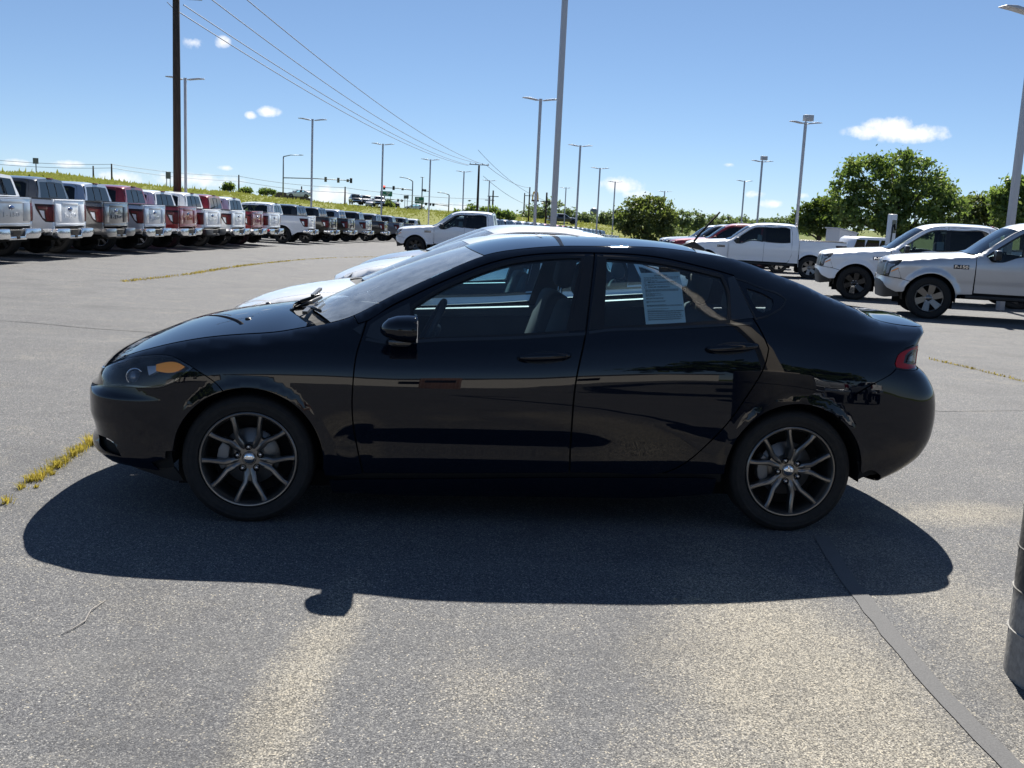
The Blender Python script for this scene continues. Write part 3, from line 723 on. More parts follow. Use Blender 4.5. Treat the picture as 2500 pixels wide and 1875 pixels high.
for i,(px,py,rx,rz,d,lab) in enumerate([(1120,528,16,14,140,'dark green bush at the left of the bank behind the white pickup'),(1152,518,18,16,142,'middle bush on the bank behind the white pickup'),(1195,520,20,18,138,'broad green bush behind the roof of the white pickup'),(1232,530,22,14,136,'low bush at the right end of the bank'),(557,456,12,8,190,'small dark bush on the crest of the left bank'),(600,465,12,4,190,'low bush beside the small dark bush on the crest'),(652,468,20,6,195,'rounded bush left of the hilltop building'),(945,498,14,8,205,'bush below the street name sign')]):
    b0=gpos(px,d);b0.z=at(px,py+rz,d).z
    tree('bush',lab,b0,rz*d/FPX,px_lobes(b0,d,[(px,py,rx,rz,0),(px-rx*.5,py+rz*.4,rx*.5,rz*.6,0),(px+rx*.6,py+rz*.3,rx*.5,rz*.6,0)]),900,.22,LEAF['dark' if i in (0,4) else 'big'],50+i,.06,cat='bush',clump=.5,branches=3)
HERO=dict(
 plan=[(-2.247,0),(-2.234,.28),(-2.203,.48),(-2.155,.635),(-2.09,.745),(-1.98,.826),(-1.85,.872),(-1.7,.898),(-1.5,.912),(-1.3,.915),(-.8,.915),(-.3,.915),(.3,.915),(.8,.915),(1.3,.915),(1.55,.912),(1.8,.900),(1.935,.878),(2.045,.845),(2.135,.775),(2.19,.66),(2.235,.49),(2.262,.27),(2.27,0)],
 # factors of plan half-width
 V=[(0.08,0.90327),(0.1095,0.92442),(0.139,0.9429),(0.1686,0.95874),(0.1981,0.97171),(0.2276,0.98136),(0.2571,0.98822),(0.2867,0.99332),(0.3162,0.99726),(0.3457,1.00035),(0.3752,1.00279),(0.4048,1.00466),(0.4343,1.00603),(0.4638,1.00699),(0.4933,1.00756),(0.5229,1.00773),(0.5524,1.00748),(0.5819,1.00682),(0.6114,1.00574),(0.641,1.00424),(0.6705,1.00233),(0.7,1.0)],
 V1=[(0.08,0.88095),(0.1095,0.90239),(0.139,0.92168),(0.1686,0.93876),(0.1981,0.95309),(0.2276,0.96385),(0.2571,0.9714),(0.2867,0.97682),(0.3162,0.98061),(0.3457,0.98283),(0.3752,0.98369),(0.4048,0.98437),(0.4343,0.98757),(0.4638,0.9925),(0.4933,0.99739),(0.5229,1.00109),(0.5524,1.00335),(0.5819,1.00442),(0.6114,1.00452),(0.641,1.00376),(0.6705,1.00221),(0.7,1.0)],
 w1=[(-3.1,0),(-1.05,0),(-.8,1),(.15,1),(.5,.45),(.85,0),(3.1,0)],
 zb=[(-3.1,.62),(-2.2,.66),(-2.,.73),(-1.6,.82),(-1.3,.87),(-1.,.895),(-.6,.91),(0,.945),(.35,.985),(.8,1.025),(1.15,1.04),(1.6,1.0),(2.0,.985),(3.1,.985)],
 yb=[(-3.1,.985),(-2.2,.975),(-1.6,.955),(-1.,.935),(-.6,.925),(0,.925),(.6,.925),(1.1,.92),(1.6,.915),(2.0,.93),(2.3,.95),(3.1,.96)],
 zt=[(-2.95, 0.668), (-2.6, 0.672), (-2.4, 0.682), (-2.272, 0.7081), (-2.151, 0.7556), (-2.032, 0.7979), (-1.867, 0.8385), (-1.667, 0.8713), (-1.504, 0.8967), (-1.372, 0.9113), (-1.233, 0.9261), (-1.102, 0.9534), (-0.995, 0.9758), (-0.88, 1.0119), (-0.748, 1.0827), (-0.588, 1.1669), (-0.401, 1.2569), (-0.237, 1.3277), (-0.046, 1.3678), (0.108, 1.3864), (0.28, 1.3956), (0.47, 1.4015), (0.653, 1.4041), (0.848, 1.3904), (1.088, 1.3584), (1.246, 1.3103), (1.346, 1.2765), (1.447, 1.2427), (1.563, 1.1928), (1.709, 1.1359), (1.806, 1.0951), (1.929, 1.0675), (2.049, 1.0574999999999999), (2.229, 1.0514999999999999), (3.2, 1.0494999999999999)],
 yt=[(-3.1,.93),(-2.5,.92),(-2.1,.88),(-1.6,.845),(-1.,.83),(-.85,.80),(-.6,.74),(-.3,.665),(0,.625),(.5,.60),(1.,.60),(1.4,.63),(1.8,.70),(2.0,.745),(2.2,.80),(2.6,.86),(3.1,.9)],
 dx_front=[(.0,.3),(.18,.15),(.24,.085),(.265,.05),(.30,.014),(.33,.010),(.37,.028),(.42,.020),(.48,.003),(.57,.002),(.59,.006),(.612,.036),(.66,.052),(.72,.09),(.78,.12),(.85,.17),(.95,.22),(1.2,.3)],
 dx_rear=[(.0,-.8),(.2,-.48),(.26,-.30),(.32,-.155),(.40,-.055),(.5,-.010),(.6,0),(.7,-.01),(.78,-.05),(.835,-.10),(.86,-.135),(.95,-.125),(.985,-.115),(1.015,-.075),(1.05,-.055),(1.2,-.06)],
 arch=[(-1.3515,.312,.355),(1.3515,.312,.355)],flare_w=.06,flare_h=.006)
PX=dict(
 doorF=[(-0.807,0.994),(-0.826,0.923),(-0.841,0.873),(-0.856,0.777),(-0.86,0.699),(-0.862,0.616),(-0.848,0.462),(-0.826,0.355),(-0.802,0.256)],
 mid=[(0.323,1.364),(0.288,1.161),(0.264,0.988),(0.232,0.841),(0.215,0.732),(0.208,0.561),(0.21,0.383),(0.214,0.282)],
 rear=[(1.037,1.283),(1.072,1.181),(1.107,1.085),(1.121,1.062),(1.156,0.996),(1.18,0.94),(1.168,0.88),(1.132,0.794),(1.076,0.699),(0.997,0.575),(0.917,0.479),(0.835,0.393),(0.753,0.329),(0.678,0.296)],
 dtopF=[(-0.7,1.063),(-0.602,1.115),(-0.504,1.165),(-0.367,1.229),(-0.246,1.28),(-0.114,1.32),(0.017,1.344),(0.152,1.357)],
 dtopR=[(0.529,1.365),(0.705,1.35),(0.848,1.324),(0.972,1.299)],
 glassF=[(-0.591,1.064),(-0.497,1.129),(-0.361,1.2),(-0.242,1.252),(-0.113,1.295),(0.017,1.32),(0.151,1.335),(0.259,1.341),(0.214,1.168),(0.17,0.982),(-0.039,0.961),(-0.239,0.944),(-0.399,0.932),(-0.559,0.921)],
 sail=[(-0.786,0.98),(-0.699,1.036),(-0.602,1.086),(-0.599,1.064),(-0.567,0.919),(-0.714,0.906),(-0.807,0.924)],
 tri=[(-0.871,0.954),(-0.816,0.984),(-0.831,0.93)],
 glassR=[(0.377,1.344),(0.526,1.341),(0.701,1.325),(0.844,1.3),(0.97,1.275),(0.992,1.211),(0.978,1.063),(0.764,1.043),(0.564,1.025),(0.346,1.007)],
 glassQ=[(1.094,1.224),(1.177,1.201),(1.228,1.175),(1.23,1.156),(1.21,1.128),(1.162,1.108),(1.138,1.119),(1.102,1.191)],
 trimQ=[(1.046,1.264),(1.107,1.246),(1.202,1.214),(1.274,1.19),(1.297,1.173),(1.284,1.153),(1.237,1.121),(1.18,1.097),(1.124,1.082)],
 pillar=[(-0.872,1.006),(-0.846,0.981)],
 headlamp=[(-2.272,0.7),(-2.125,0.75),(-1.982,0.783),(-1.851,0.798),(-1.758,0.799),(-1.685,0.785),(-1.611,0.756),(-1.673,0.707),(-1.733,0.671),(-1.763,0.66),(-1.944,0.646),(-2.157,0.623),(-2.224,0.661)],
 amber=[(-1.837,0.758),(-1.681,0.769),(-1.653,0.758),(-1.677,0.743),(-1.824,0.731)],
 lens=[(-1.906,0.75),(-1.837,0.758),(-1.826,0.729),(-1.868,0.709)],
 proj=[(-2.156,0.715),(-2.119,0.735),(-2.035,0.727),(-1.971,0.709),(-1.92,0.668),(-1.937,0.658),(-2.024,0.652),(-2.091,0.68)],
 seamF=[(-1.571,0.734),(-1.532,0.711),(-1.487,0.676),(-1.464,0.649)],
 fog=[(-2.215,0.373),(-2.126,0.379),(-2.068,0.372),(-2.033,0.357),(-1.992,0.329),(-1.98,0.3),(-2.044,0.307),(-2.112,0.319),(-2.151,0.34)],
 bumpF_low=[(-1.693,0.355),(-1.74,0.346),(-1.741,0.309),(-1.821,0.284),(-1.803,0.244)],
 seamR=[(1.548,0.668),(1.641,0.726),(1.739,0.784),(1.874,0.84)],
 tail=[(2.071,0.967),(1.998,0.955),(1.931,0.931),(1.9,0.882),(1.915,0.858),(1.994,0.849),(2.087,0.847)],
 bumpR_low=[(1.833,0.322),(1.783,0.334),(1.72,0.318)],
 bottom=[(-0.935,0.243),(0.852,0.301)],
 handF=[(-0.071,0.848),(0.187,0.867),(0.058,0.879),(0.059,0.829)],
 handR=[(0.861,0.921),(1.119,0.947),(0.99,0.955),(0.989,0.916)],
 paper=[(0.551,1.281),(0.756,1.295),(0.766,1.052),(0.564,1.036)],
 mirror=[(-0.721,1.026),(-0.694,1.04),(-0.622,1.047),(-0.586,1.038),(-0.568,1.012),(-0.565,0.949),(-0.574,0.915),(-0.653,0.912),(-0.707,0.935),(-0.73,0.96)],
 archF_end=[(-1.689,0.398),(-0.948,0.286)],
 archR_end=[(0.951,0.321),(1.67,0.374)],
 fuel=[(1.121,1.062)],
 lowercrease=[(-0.777,0.358),(0.206,0.384)],
)
# ---------------------------------------------------------------- wheels (axle along y, outer face towards -y, centre at the origin)
def tyre_mesh(name,r,rb,w,ribs=True):
    # r tread radius, rb bead radius, w section width; outer face at y=-w/2
    h=w/2;k=r-rb
    prof=[(rb,-h*.70),(rb+.006,-h*.80),(rb+k*.10,-h*.88),(rb+k*.13,-h*.91),(rb+k*.16,-h*.90),(rb+k*.35,-h*.99),(rb+k*.5,-h*1.0),(rb+k*.62,-h*.985),(rb+k*.64,-h*1.0),(rb+k*.67,-h*.985),(rb+k*.82,-h*.93),(rb+k*.93,-h*.84),(rb+k*.985,-h*.72),(r,-h*.55)]
    for g in (-.42,-.12,.18,.48):
        prof+=[(r,h*(g-.05)),(r-.007,h*(g-.04)),(r-.007,h*(g+.04)),(r,h*(g+.05))]
    prof+=[(r,h*.6),(rb+k*.93,h*.84),(rb+k*.5,h),(rb,h*.7)]
    m=MB();m.lathe(prof,72,'y')
    return m.mesh(name)
def shoulder_blocks(r,w,n=76):
    m=MB();h=w/2
    for i in range(n):
        a=2*math.pi*i/n;d=.018
        q=Matrix.Rotation(-a,4,'Y')
        m.box((r-.030,-h*.90,-.0045),(r-.012,-h*.80,.0045),q)
    return m
def spoke_wheel(rim_r,depth,pair_phase=54,npair=5,spread=17.5,hub_y=.035,lug_phase=18,face=0.0):
    """alloy: lip + barrel + pairs of curved arms; face y=-0 plane is the lip plane, hub set in by hub_y"""
    m=MB()
    R0=rim_r
    m.lathe([(R0-.006,.012),(R0,.006),(R0+.001,0.),(R0-.004,-.004),(R0-.009,-.003),(R0-.014,.004),(R0-.020,.018),(R0-.026,.05),(R0-.028,depth),(R0-.02,depth+.01)],80,'y')
    m.lathe([(0.0,hub_y-.004),(.030,hub_y-.004),(.034,hub_y),(.058,hub_y),(.068,hub_y+.010),(.070,hub_y+.05)],40,'y')
    def arm(sgn,base):
        pts=[]
        for t in np.linspace(0,1,13):
            r=.045+(R0-.012-.045)*t
            # angle offset grows quickly near the fork then levels out
            q=max(0.,(r-.118)/(R0-.012-.118))
            off=(.010+.010*min(1.,max(0.,(r-.045)/.073))) if r<.118 else None
            a=math.degrees(math.asin(off/r)) if off else 9.8+(spread+.4-9.8)*(1-(1-q)**2.2)
            w=(.0135 if r<.118 else .0118-.0018*q)+.004*max(0,t-.88)/.12
            y=hub_y*(1-t)**1.6+.003*t
            pts.append((r,base+sgn*a,w,y))
        V=[];n=len(pts)
        for k,(r,a,w,y) in enumerate(pts):
            c=np.array([r*math.cos(R(a)),r*math.sin(R(a))])
            p=pts[min(k+1,n-1)];q=pts[max(k-1,0)]
            d=np.array([p[0]*math.cos(R(p[1]))-q[0]*math.cos(R(q[1])),p[0]*math.sin(R(p[1]))-q[0]*math.sin(R(q[1]))]);d/=np.linalg.norm(d)
            nn=np.array([-d[1],d[0]])
            for s_,yy in ((-1.25,.036),(-1.0,.006),(-.45,0),(.45,0),(1.0,.006),(1.25,.036)):
                e=c+nn*w*s_;V.append((e[0],y+yy,e[1]))
        F=[]
        for k in range(n-1):
            for j in range(5):F.append((k*6+j,(k+1)*6+j,(k+1)*6+j+1,k*6+j+1))
        m.add(V,F,True)
    for i in range(npair):
        q=Matrix.Rotation(R(-(pair_phase+i*360/npair)),4,'Y')
        poly=[(.04,-.022),(.085,-.027),(.130,-.034),(.121,-.018),(.115,-.007),(.1135,0),(.115,.007),(.121,.018),(.130,.034),(.085,.027),(.04,.022)]
        m.prism([(x,z) for x,z in poly],hub_y*.78+.006,hub_y+.04,q)
        for s in (-1,1):arm(s,pair_phase+i*360/npair)
    return m
def make_wheel(parent,mats,phase,rim_r,tyre_r,width,lugs=5,lug_r=.0571,style='hero',name='wheel'):
    """returns wheel object (rim mesh) with tyre, caps, nuts, disc as children; local origin at wheel centre, lip plane y=0"""
    if style=='hero':mb=spoke_wheel(rim_r,.17,phase)
    me=mb.mesh(name);bm=bmesh.new();bm.from_mesh(me);bmesh.ops.recalc_face_normals(bm,faces=bm.faces);bm.to_mesh(me);bm.free();me.set_sharp_from_angle(angle=R(38))
    wo=link(name,me,parent,[mats['rim']])
    ty=link('tyre',tyre_mesh('tyre',tyre_r,rim_r-.004,width),wo,[M['rubber']],loc=(0,width/2-.012,0))
    sb=shoulder_blocks(tyre_r,width);t2=sb.build('tread_blocks',M['rubber'],wo,loc=(0,width/2-.012,0),fix=False)
    cap=MB().lathe([(0,.0225),(.018,.0235),(.026,.027),(.0285,.033)],28,'y').build('center_cap',M['chrome'],wo)
    for i in range(lugs):
        a=R(phase-36+i*360/lugs);x,z=lug_r*math.cos(a),lug_r*math.sin(a)
        MB().lathe([(.0165,.024),(.0165,.030),(.0125,.0335),(.0125,.045)],18,'y',Matrix.Translation((x,0,z))).build('lug_pocket',M['under'],wo,fix=False)
        MB().lathe([(0,.0195),(.006,.0205),(.0098,.025),(.0105,.030),(.0105,.045)],6,'y',Matrix.Translation((x,0,z)),smooth=False).build('lug_nut',M['lug'],wo,fix=False)
    MB().lathe([(.06,.085),(.085,.085),(.09,.09),(.139,.09),(.141,.094),(.139,.112),(.06,.112)],48,'y').build('brake_disc',M['disc'],wo,fix=False)
    cm=MB()
    cm.prism([(r*math.cos(R(a)),r*math.sin(R(a))) for r,a in [(.150,150),(.156,165),(.158,180),(.156,195),(.150,206),(.108,204),(.102,180),(.108,152)]],.055,.125)
    cm.build('brake_caliper',M['caliper'],wo,bevel=.006)
    MB().lathe([(0,.16),(rim_r-.03,.16)],40,'y').build('wheel_back',M['under'],wo,fix=False)
    return wo
def copy_tree(o,parent=None,depth=0):
    c=o.copy();col.objects.link(c);c.parent=parent
    for ch in CH.get(o.name,[]) if False else [x for x in o.children]:copy_tree(ch,c)
    return c
# ---------------------------------------------------------------- sedan
def topline(cs,u0,u1,n=24,dz=0.):
    return [(u,float(cs.zt(u))-dz) for u in np.linspace(u0,u1,n)]
def mirror_copy(o,parent=None):
    c=o.copy();col.objects.link(c);c.parent=parent if parent is not None else o.parent;c.scale=(1,-1,1)
    for ch in o.children:
        k=ch.copy();col.objects.link(k);k.parent=c
    return c
def build_sedan(root,cs,px,zc,paint,step=.028,hero=True):
    s=side_surf(cs);P=px;out={}
    def both(o):
        return o,mirror_copy(o)
    gap=.0044 if hero else .003
    zt=lambda u:float(cs.zt(u))
    aF=(-1.3515,.312);aR=(1.3515,.312);ra=.357
    def ang(c,p):return math.degrees(math.atan2(p[1]-c[1],p[0]-c[0]))
    # front door
    doorF=P['doorF'];mid=P['mid'];rear=P['rear']
    fd=[doorF[0]]+P['dtopF']+mid+[(-.1,.272),(-.5,.262)]+doorF[::-1][:-1]
    o=lift_panel('front_door',fd,s,paint,root,holes=[P['glassF']],step=step,gap=gap);both(o);out['front_door']=o
    rd=[mid[0]]+P['dtopR']+rear+[(.45,.286)]+mid[::-1][:-1]
    o=lift_panel('rear_door',rd,s,paint,root,holes=[P['glassR']],step=step,gap=gap);both(o);out['rear_door']=o
    # body side with roof rail and rear quarter
    a1=ang(aR,P['seamR'][0]);p0=P['archR_end'][0];a0=ang(aR,(.965,.30))
    quarter=topline(cs,P['pillar'][0][0],2.13,70)+[(2.135,1.0)]+[(2.06,.972)]+P['tail'][0:5]+[P['seamR'][3],P['seamR'][2],P['seamR'][1]]+arc(*aR,ra,a1-6,181.8,20)+[(.861,.295)]+rear[::-1]+P['dtopR'][::-1]+[mid[0]]+P['dtopF'][::-1]+[doorF[0],P['pillar'][1]]
    o=lift_panel('body_side',quarter,s,paint,root,holes=[P['glassQ']],step=step,gap=gap*.6);both(o);out['side']=o
    # fender
    hl=P['headlamp']
    a2=ang(aF,P['seamF'][-1]);
    fen=topline(cs,P['pillar'][0][0],-2.05,40)+[hl[1],hl[2],hl[3],hl[4],hl[5],hl[6]]+P['seamF'][:3]+arc(*aF,ra,a2,-4,20)+[(-.985,.245),(-.93,.243)]+doorF[::-1]+[P['pillar'][1]]
    o=lift_panel('front_fender',fen,s,paint,root,step=step,gap=gap*.6);both(o)
    # bumpers: two halves that meet on the centre line, one mesh part each
    um=cs.umin-.0015
    bf=[(um,zt(um)-.004)]+topline(cs,um+.15,-2.06,24,.004)+[hl[0],hl[12],hl[11],hl[10],hl[9],hl[8],hl[7],hl[6]]+P['seamF'][:3]+arc(*aF,ra,a2,173,6)+P['bumpF_low'][:2]+P['bumpF_low'][2:]+[(-1.93,.250),(-2.1,.250),(-2.3,.250),(-2.6,.250),(um,.250)]
    o1=lift_panel('front_bumper',bf,s,paint,root,holes=[P['fog']],step=step*.8,gap=.0022,corner=28);both(o1)
    ux=cs.umax-.001
    br=[P['seamR'][0],P['seamR'][1],P['seamR'][2],P['seamR'][3],P['tail'][4],P['tail'][5],P['tail'][6],(2.3,.852),(2.6,.853),(ux,.853),(ux,.22),(2.5,.225),(2.2,.245),(2.0,.275),P['bumpR_low'][0],P['bumpR_low'][1],P['bumpR_low'][2]]+arc(*aR,ra,4,a1-8,8)
    o2=lift_panel('rear_bumper',br,s,paint,root,step=step*.8,gap=gap*.5,corner=28);both(o2)
    # lower black valances and sill
    val=[(um,.262),(-2.02,.262),(-1.74,.265),(-1.69,.18),(-1.76,.17),(-1.95,.20),(-2.3,.225),(um,.225)]
    both(lift_panel('front_valance',val,s,M['plastic'],root,step=.05,off=-.03,smooth=False))
    vr=[(1.72,.37),(1.82,.345),(2.0,.31),(2.3,.27),(ux,.26),(ux,.22),(2.3,.23),(1.95,.25),(1.76,.29)]
    both(lift_panel('rear_valance',vr,s,M['plastic'],root,step=.05,off=-.045,smooth=False))
    sill=[(-.965,.228),(.0,.258),(.85,.283),(.955,.280),(.945,.20),(.6,.165),(-.6,.15),(-.95,.165)]
    both(lift_panel('side_sill',sill,s,paint,root,step=.05,off=.014,smooth=False))
    # tail: trunk rear face between the lamps
    tr=[(2.02,.972),(2.128,1.0),(2.13,zt(2.13))]+topline(cs,2.2,ux,10)+[(ux,.972),(2.4,.972)]
    both(lift_panel('trunk_edge',tr,s,paint,root,step=.03,smooth=False,off=-.002))
    # glass
    for n,k,gm in (('front_window','glassF',M['glass']),('rear_window','glassR',M['glass']),('quarter_window','glassQ',M['glass'])):
        both(lift_panel(n,P[k],s,gm,root,step=.05,off=-.006,depth=0,gap=-.004))
    # window trims: belt strips and sail
    belt=[(-.80,.918),(-.70,.905),(-.55,.918),(-.24,.940),(.0,.958),(.17,.975),(.262,.982),(.258,.968),(.17,.961),(0,.944),(-.24,.926),(-.55,.903),(-.7,.892),(-.81,.906)]
    both(lift_panel('belt_trim',belt,s,M['gloss_trim'],root,step=.03,off=.004,depth=.008))
    belt2=[(.276,.988),(.35,1.0),(.57,1.018),(.773,1.034),(.99,1.053),(1.10,1.064),(1.105,1.05),(.99,1.04),(.773,1.021),(.57,1.005),(.35,.988),(.28,.976)]
    both(lift_panel('belt_trim',belt2,s,M['gloss_trim'],root,step=.03,off=.004,depth=.008))
    both(lift_panel('mirror_sail',P['sail'],s,M['gloss_trim'],root,step=.03,off=.003,depth=.008))
    both(lift_panel('pillar_triangle',P['tri'],s,M['gloss_trim'],root,step=.03,off=.003,depth=.008))
    # window frame trims (thin band round each glass, set proud)
    def band(poly,d0,d1,name):
        A=smooth_poly(poly,.03);both(lift_panel(name,inset(A,-d1),s,M['trim'],root,holes=[inset(A,d0)],step=.03,off=.0015,depth=.004,smooth=False))
    band(P['glassF'],.006,.010,'window_seal');band(P['glassR'],.006,.010,'window_seal');band(P['trimQ'],.000,.008,'window_seal')
    rp=[(1.000,1.268),(1.038,1.278),(1.110,1.082),(.995,1.068),(1.004,1.205)]
    both(lift_panel('pillar_cover',rp,s,M['gloss_trim'],root,step=.04,off=.0025,depth=.005,smooth=False))
    bp=[(.27,1.343),(.318,1.352),(.258,.995),(.18,.985)];both(lift_panel('pillar_cover',bp,s,M['trim'],root,step=.04,off=.0025,depth=.005,smooth=False))
    bp=[(.337,1.352),(.377,1.345),(.343,1.0),(.276,.994)];both(lift_panel('pillar_cover',bp,s,M['trim'],root,step=.04,off=.0025,depth=.005,smooth=False))
    # headlamp
    hp=lift_panel('headlamp',hl,s,M['lens'],root,step=.03,depth=.0,gap=.002,off=.001)
    hb=lift_panel('housing',hl,s,M['smoke'],hp,step=.03,depth=.0,gap=-.022,off=-.055)
    lift_panel('turn_signal',P['amber'],s,M['amber'],hp,step=.02,off=.003,depth=.02)
    lift_panel('reflector',P['lens'],s,M['silverlens'],hp,step=.02,off=-.006,depth=.02)
    pj=lift_panel('projector_bowl',P['proj'],s,M['silverlens'],hp,step=.015,off=-.045,depth=.0)
    if hero:
        Pq,Nq=s(np.array([(-1.985,.700)]));c_=Pq[0]-Nq[0]*.035;MB().ball(tuple(c_),.032,20,14).build('projector_lens',M['lens_ball'],hp);MB().tube([tuple(c_+.04*np.array([math.cos(t),0,math.sin(t)])) for t in np.linspace(0,2*math.pi,25)],.006,6,cap=False).build('projector_ring',M['chrome'],hp)
    A=smooth_poly(hl,.02);lift_panel('lamp_edge',A,s,M['gloss_trim'],hp,holes=[inset(A,.010)],step=.02,off=.0005,depth=.075,smooth=False)
    both(hp)
    # tail lamp
    tl=P['tail']+[(2.3,.853),(2.45,.853),(2.45,.972),(2.2,.973)]
    tp=lift_panel('tail_lamp',tl,s,M['redd'],root,step=.02,gap=.0015,off=-.004,corner=40)
    A=smooth_poly(tl,.02,40)
    inn=[(1.985,.885),(2.0,.925),(2.05,.946),(2.12,.948),(2.2,.948),(2.2,.878),(2.06,.876)]
    lift_panel('red_light_ring',inset(A,.008),s,M['red'],tp,holes=[smooth_poly(inn,.02)],step=.018,off=.0,depth=.004,smooth=False)
    lift_panel('reverse_light',[(2.02,.886),(2.035,.918),(2.075,.934),(2.12,.935),(2.12,.886)],s,M['lens'],tp,step=.02,off=.001,depth=.004)
    lift_panel('reverse_reflector',[(2.05,.893),(2.06,.914),(2.10,.922),(2.11,.893)],s,M['silverlens'],tp,step=.02,off=-.001,depth=.004)
    both(tp)
    # fog recess
    fp=lift_panel('fog_recess',P['fog'],s,M['trim'],root,step=.03,off=-.05,depth=0,gap=-.01)
    lift_panel('fog_blade',[(-2.16,.372),(-2.10,.371),(-2.05,.362),(-2.05,.356),(-2.10,.364),(-2.16,.365)],s,M['chrome'],fp,step=.02,off=-.02,depth=.01)
    lift_panel('fog_lip',[(-2.13,.342),(-2.09,.350),(-2.04,.338),(-1.99,.308),(-2.03,.309),(-2.09,.322)],s,M['gloss_trim'],fp,step=.02,off=-.03,depth=.01)
    both(fp)
    # handles
    for (a,b,t_,c_),nm in ((P['handF'],'door_handle'),(P['handR'],'door_handle')):
        cx=(a[0]+b[0])/2;cz=(a[1]+b[1])/2;L=(b[0]-a[0])/2;sl=(b[1]-a[1])/(b[0]-a[0])
        # cup
        cup=[(cx+.105*math.cos(t)*1.0,cz+sl*.105*math.cos(t)+.030*math.sin(t)) for t in np.linspace(0,2*math.pi,20,endpoint=False)]
        Pm,Nm=s(np.array([(cx,cz)]));ctr=Pm[0]+Nm[0]*.030
        V=[];F=[];ns,nr=25,14
        for i in range(ns):
            t=-1+2*i/(ns-1);e=max(0.,1-abs(t)**3.2)**.5;bow=.012*(1-t*t)
            for j in range(nr):
                a=2*math.pi*j/nr;V.append((ctr[0]+L*t,ctr[1]-bow-.015*e*math.cos(a),ctr[2]+sl*L*t+.0205*e*math.sin(a)))
        for i in range(ns-1):
            for j in range(nr):F.append((i*nr+j,i*nr+(j+1)%nr,(i+1)*nr+(j+1)%nr,(i+1)*nr+j))
        dk=MB().add(V,F,True).build('door_handle',paint,root)
        for q in (-.86,.86):MB().ball((ctr[0]+L*q,ctr[1]+.012,ctr[2]+sl*L*q),(.022,.02,.014),10,6).build('handle_mount',paint,dk)
        lift_panel('handle_cup',cup,s,M['trim'],dk,step=.02,off=.0015,depth=.003)
        if nm=='door_handle' and a is P['handF'][0]:
            e=cx+L*.80;lift_panel('key_lock',[(e+.012*math.cos(t),cz+sl*L*.8+.012*math.sin(t)) for t in np.linspace(0,2*math.pi,14,endpoint=False)],s,M['lug'],dk,step=.01,off=.060,depth=.012)
        both(dk)
    # inner black shell that closes the panel gaps
    ush=[(cs.umin+.05,.24),(-2.0,.24),(-1.77,.25)]+arc(*aF,.37,188,-8,18)+[(-.9,.22),(.9,.24)]+arc(*aR,.37,190,-6,18)+[(1.8,.3),(cs.umax-.05,.26),]+[(u,zt(u)-.012) for u in np.linspace(cs.umax-.05,1.25,16)]+[(1.15,1.03),(.8,1.01),(.35,.97),(0,.935),(-.6,.90),(-.84,.92)]+[(u,zt(u)-.012) for u in np.linspace(-.92,cs.umin+.05,24)]
    both(lift_panel('inner_shell',ush,s,M['under'],root,step=.09,off=-.022,depth=0,smooth=False))
    # window frame inner shell (pillars, roof rail) so that gaps above the belt close as well
    ups=topline(cs,-.84,2.0,50,.012)+[(1.7,1.02),(1.15,1.03),(.8,1.01),(.35,.97),(0,.935),(-.6,.90),(-.8,.93)]
    both(lift_panel('pillar_shell',ups,s,M['plastic'],root,holes=[inset(smooth_poly(P['glassF'],.03),.004),inset(smooth_poly(P['glassR'],.03),.004),inset(smooth_poly(P['glassQ'],.03),-.004)],step=.08,off=-.03,depth=0,smooth=False))
    # ---- top surfaces
    T=Top(cs,zc,cs.umin+.002,cs.umax-.002,[(-2.4,2.),(2.4,2.)]);ts=T.surf
    def strip(xf0,xf1,yk=1.0,n=14,x_extra=()):
        # polygon between two x(y) curves, bounded by the edge line
        def side(fx,sg):
            # find y where the curve meets the edge
            lo,hi=0.,1.
            for _ in range(40):
                y=(lo+hi)/2
                if y<T.yedge(fx(y))*yk:lo=y
                else:hi=y
            return lo
        ya=side(xf0,1);yb_=side(xf1,1)
        A=[(xf0(y),y) for y in np.linspace(-ya,ya,n)]
        xs=np.linspace(xf0(ya),xf1(yb_),20)[1:-1];B=[(x,T.yedge(x)*yk) for x in xs]
        C=[(xf1(y),y) for y in np.linspace(yb_,-yb_,n)]
        D=[(x,-T.yedge(x)*yk) for x in xs[::-1]]
        return A+B+C+D
    hoodr=lambda y:-1.235+.16*(abs(y)/.75)**2
    # hood: from the nose edge
    E=T.edge;ix=[i for i in range(0,600,6) if E[i,0]<hoodr(.75)-.004 and E[i,1]>.04]
    ed=[(E[i,0]+.003,E[i,1]-.003) for i in ix];ed.sort()
    hood=[(x,y) for x,y in ed]+[(hoodr(y),y) for y in np.linspace(ed[-1][1],-ed[-1][1],16)]+[(x,-y) for x,y in ed[::-1]]
    lift_panel('hood',hood,ts,paint,root,step=.04,gap=.002,smooth=False)
    wsb=lambda y:-1.135+.15*(abs(y)/.74)**2;wst=lambda y:-.30+.065*(abs(y)/.6)**2
    lift_panel('cowl',strip(hoodr,wsb,.985),ts,M['plastic'],root,step=.05,off=-.022,smooth=False)
    lift_panel('windshield',strip(wsb,wst,.985),ts,M['wind'],root,step=.05,off=-.004,depth=0,smooth=False)
    rb=lambda y:.93-.06*(abs(y)/.55)**2;bl=lambda y:1.735-.05*(abs(y)/.6)**2
    lift_panel('roof',strip(wst,rb,.998),ts,paint,root,step=.05,gap=.002,smooth=False)
    lift_panel('roof_lining',strip(wst,rb,.93),ts,M['dashl'],root,step=.1,off=-.04,depth=0,smooth=False)
    lift_panel('back_glass',strip(rb,bl,.97),ts,M['wind'],root,step=.05,off=-.004,depth=0,smooth=False)
    ix=[i for i in range(0,600,4) if E[i,0]>bl(.6)+.01 and E[i,1]>.05]
    ed=[(E[i,0]-.003,E[i,1]-.003) for i in ix];ed.sort()
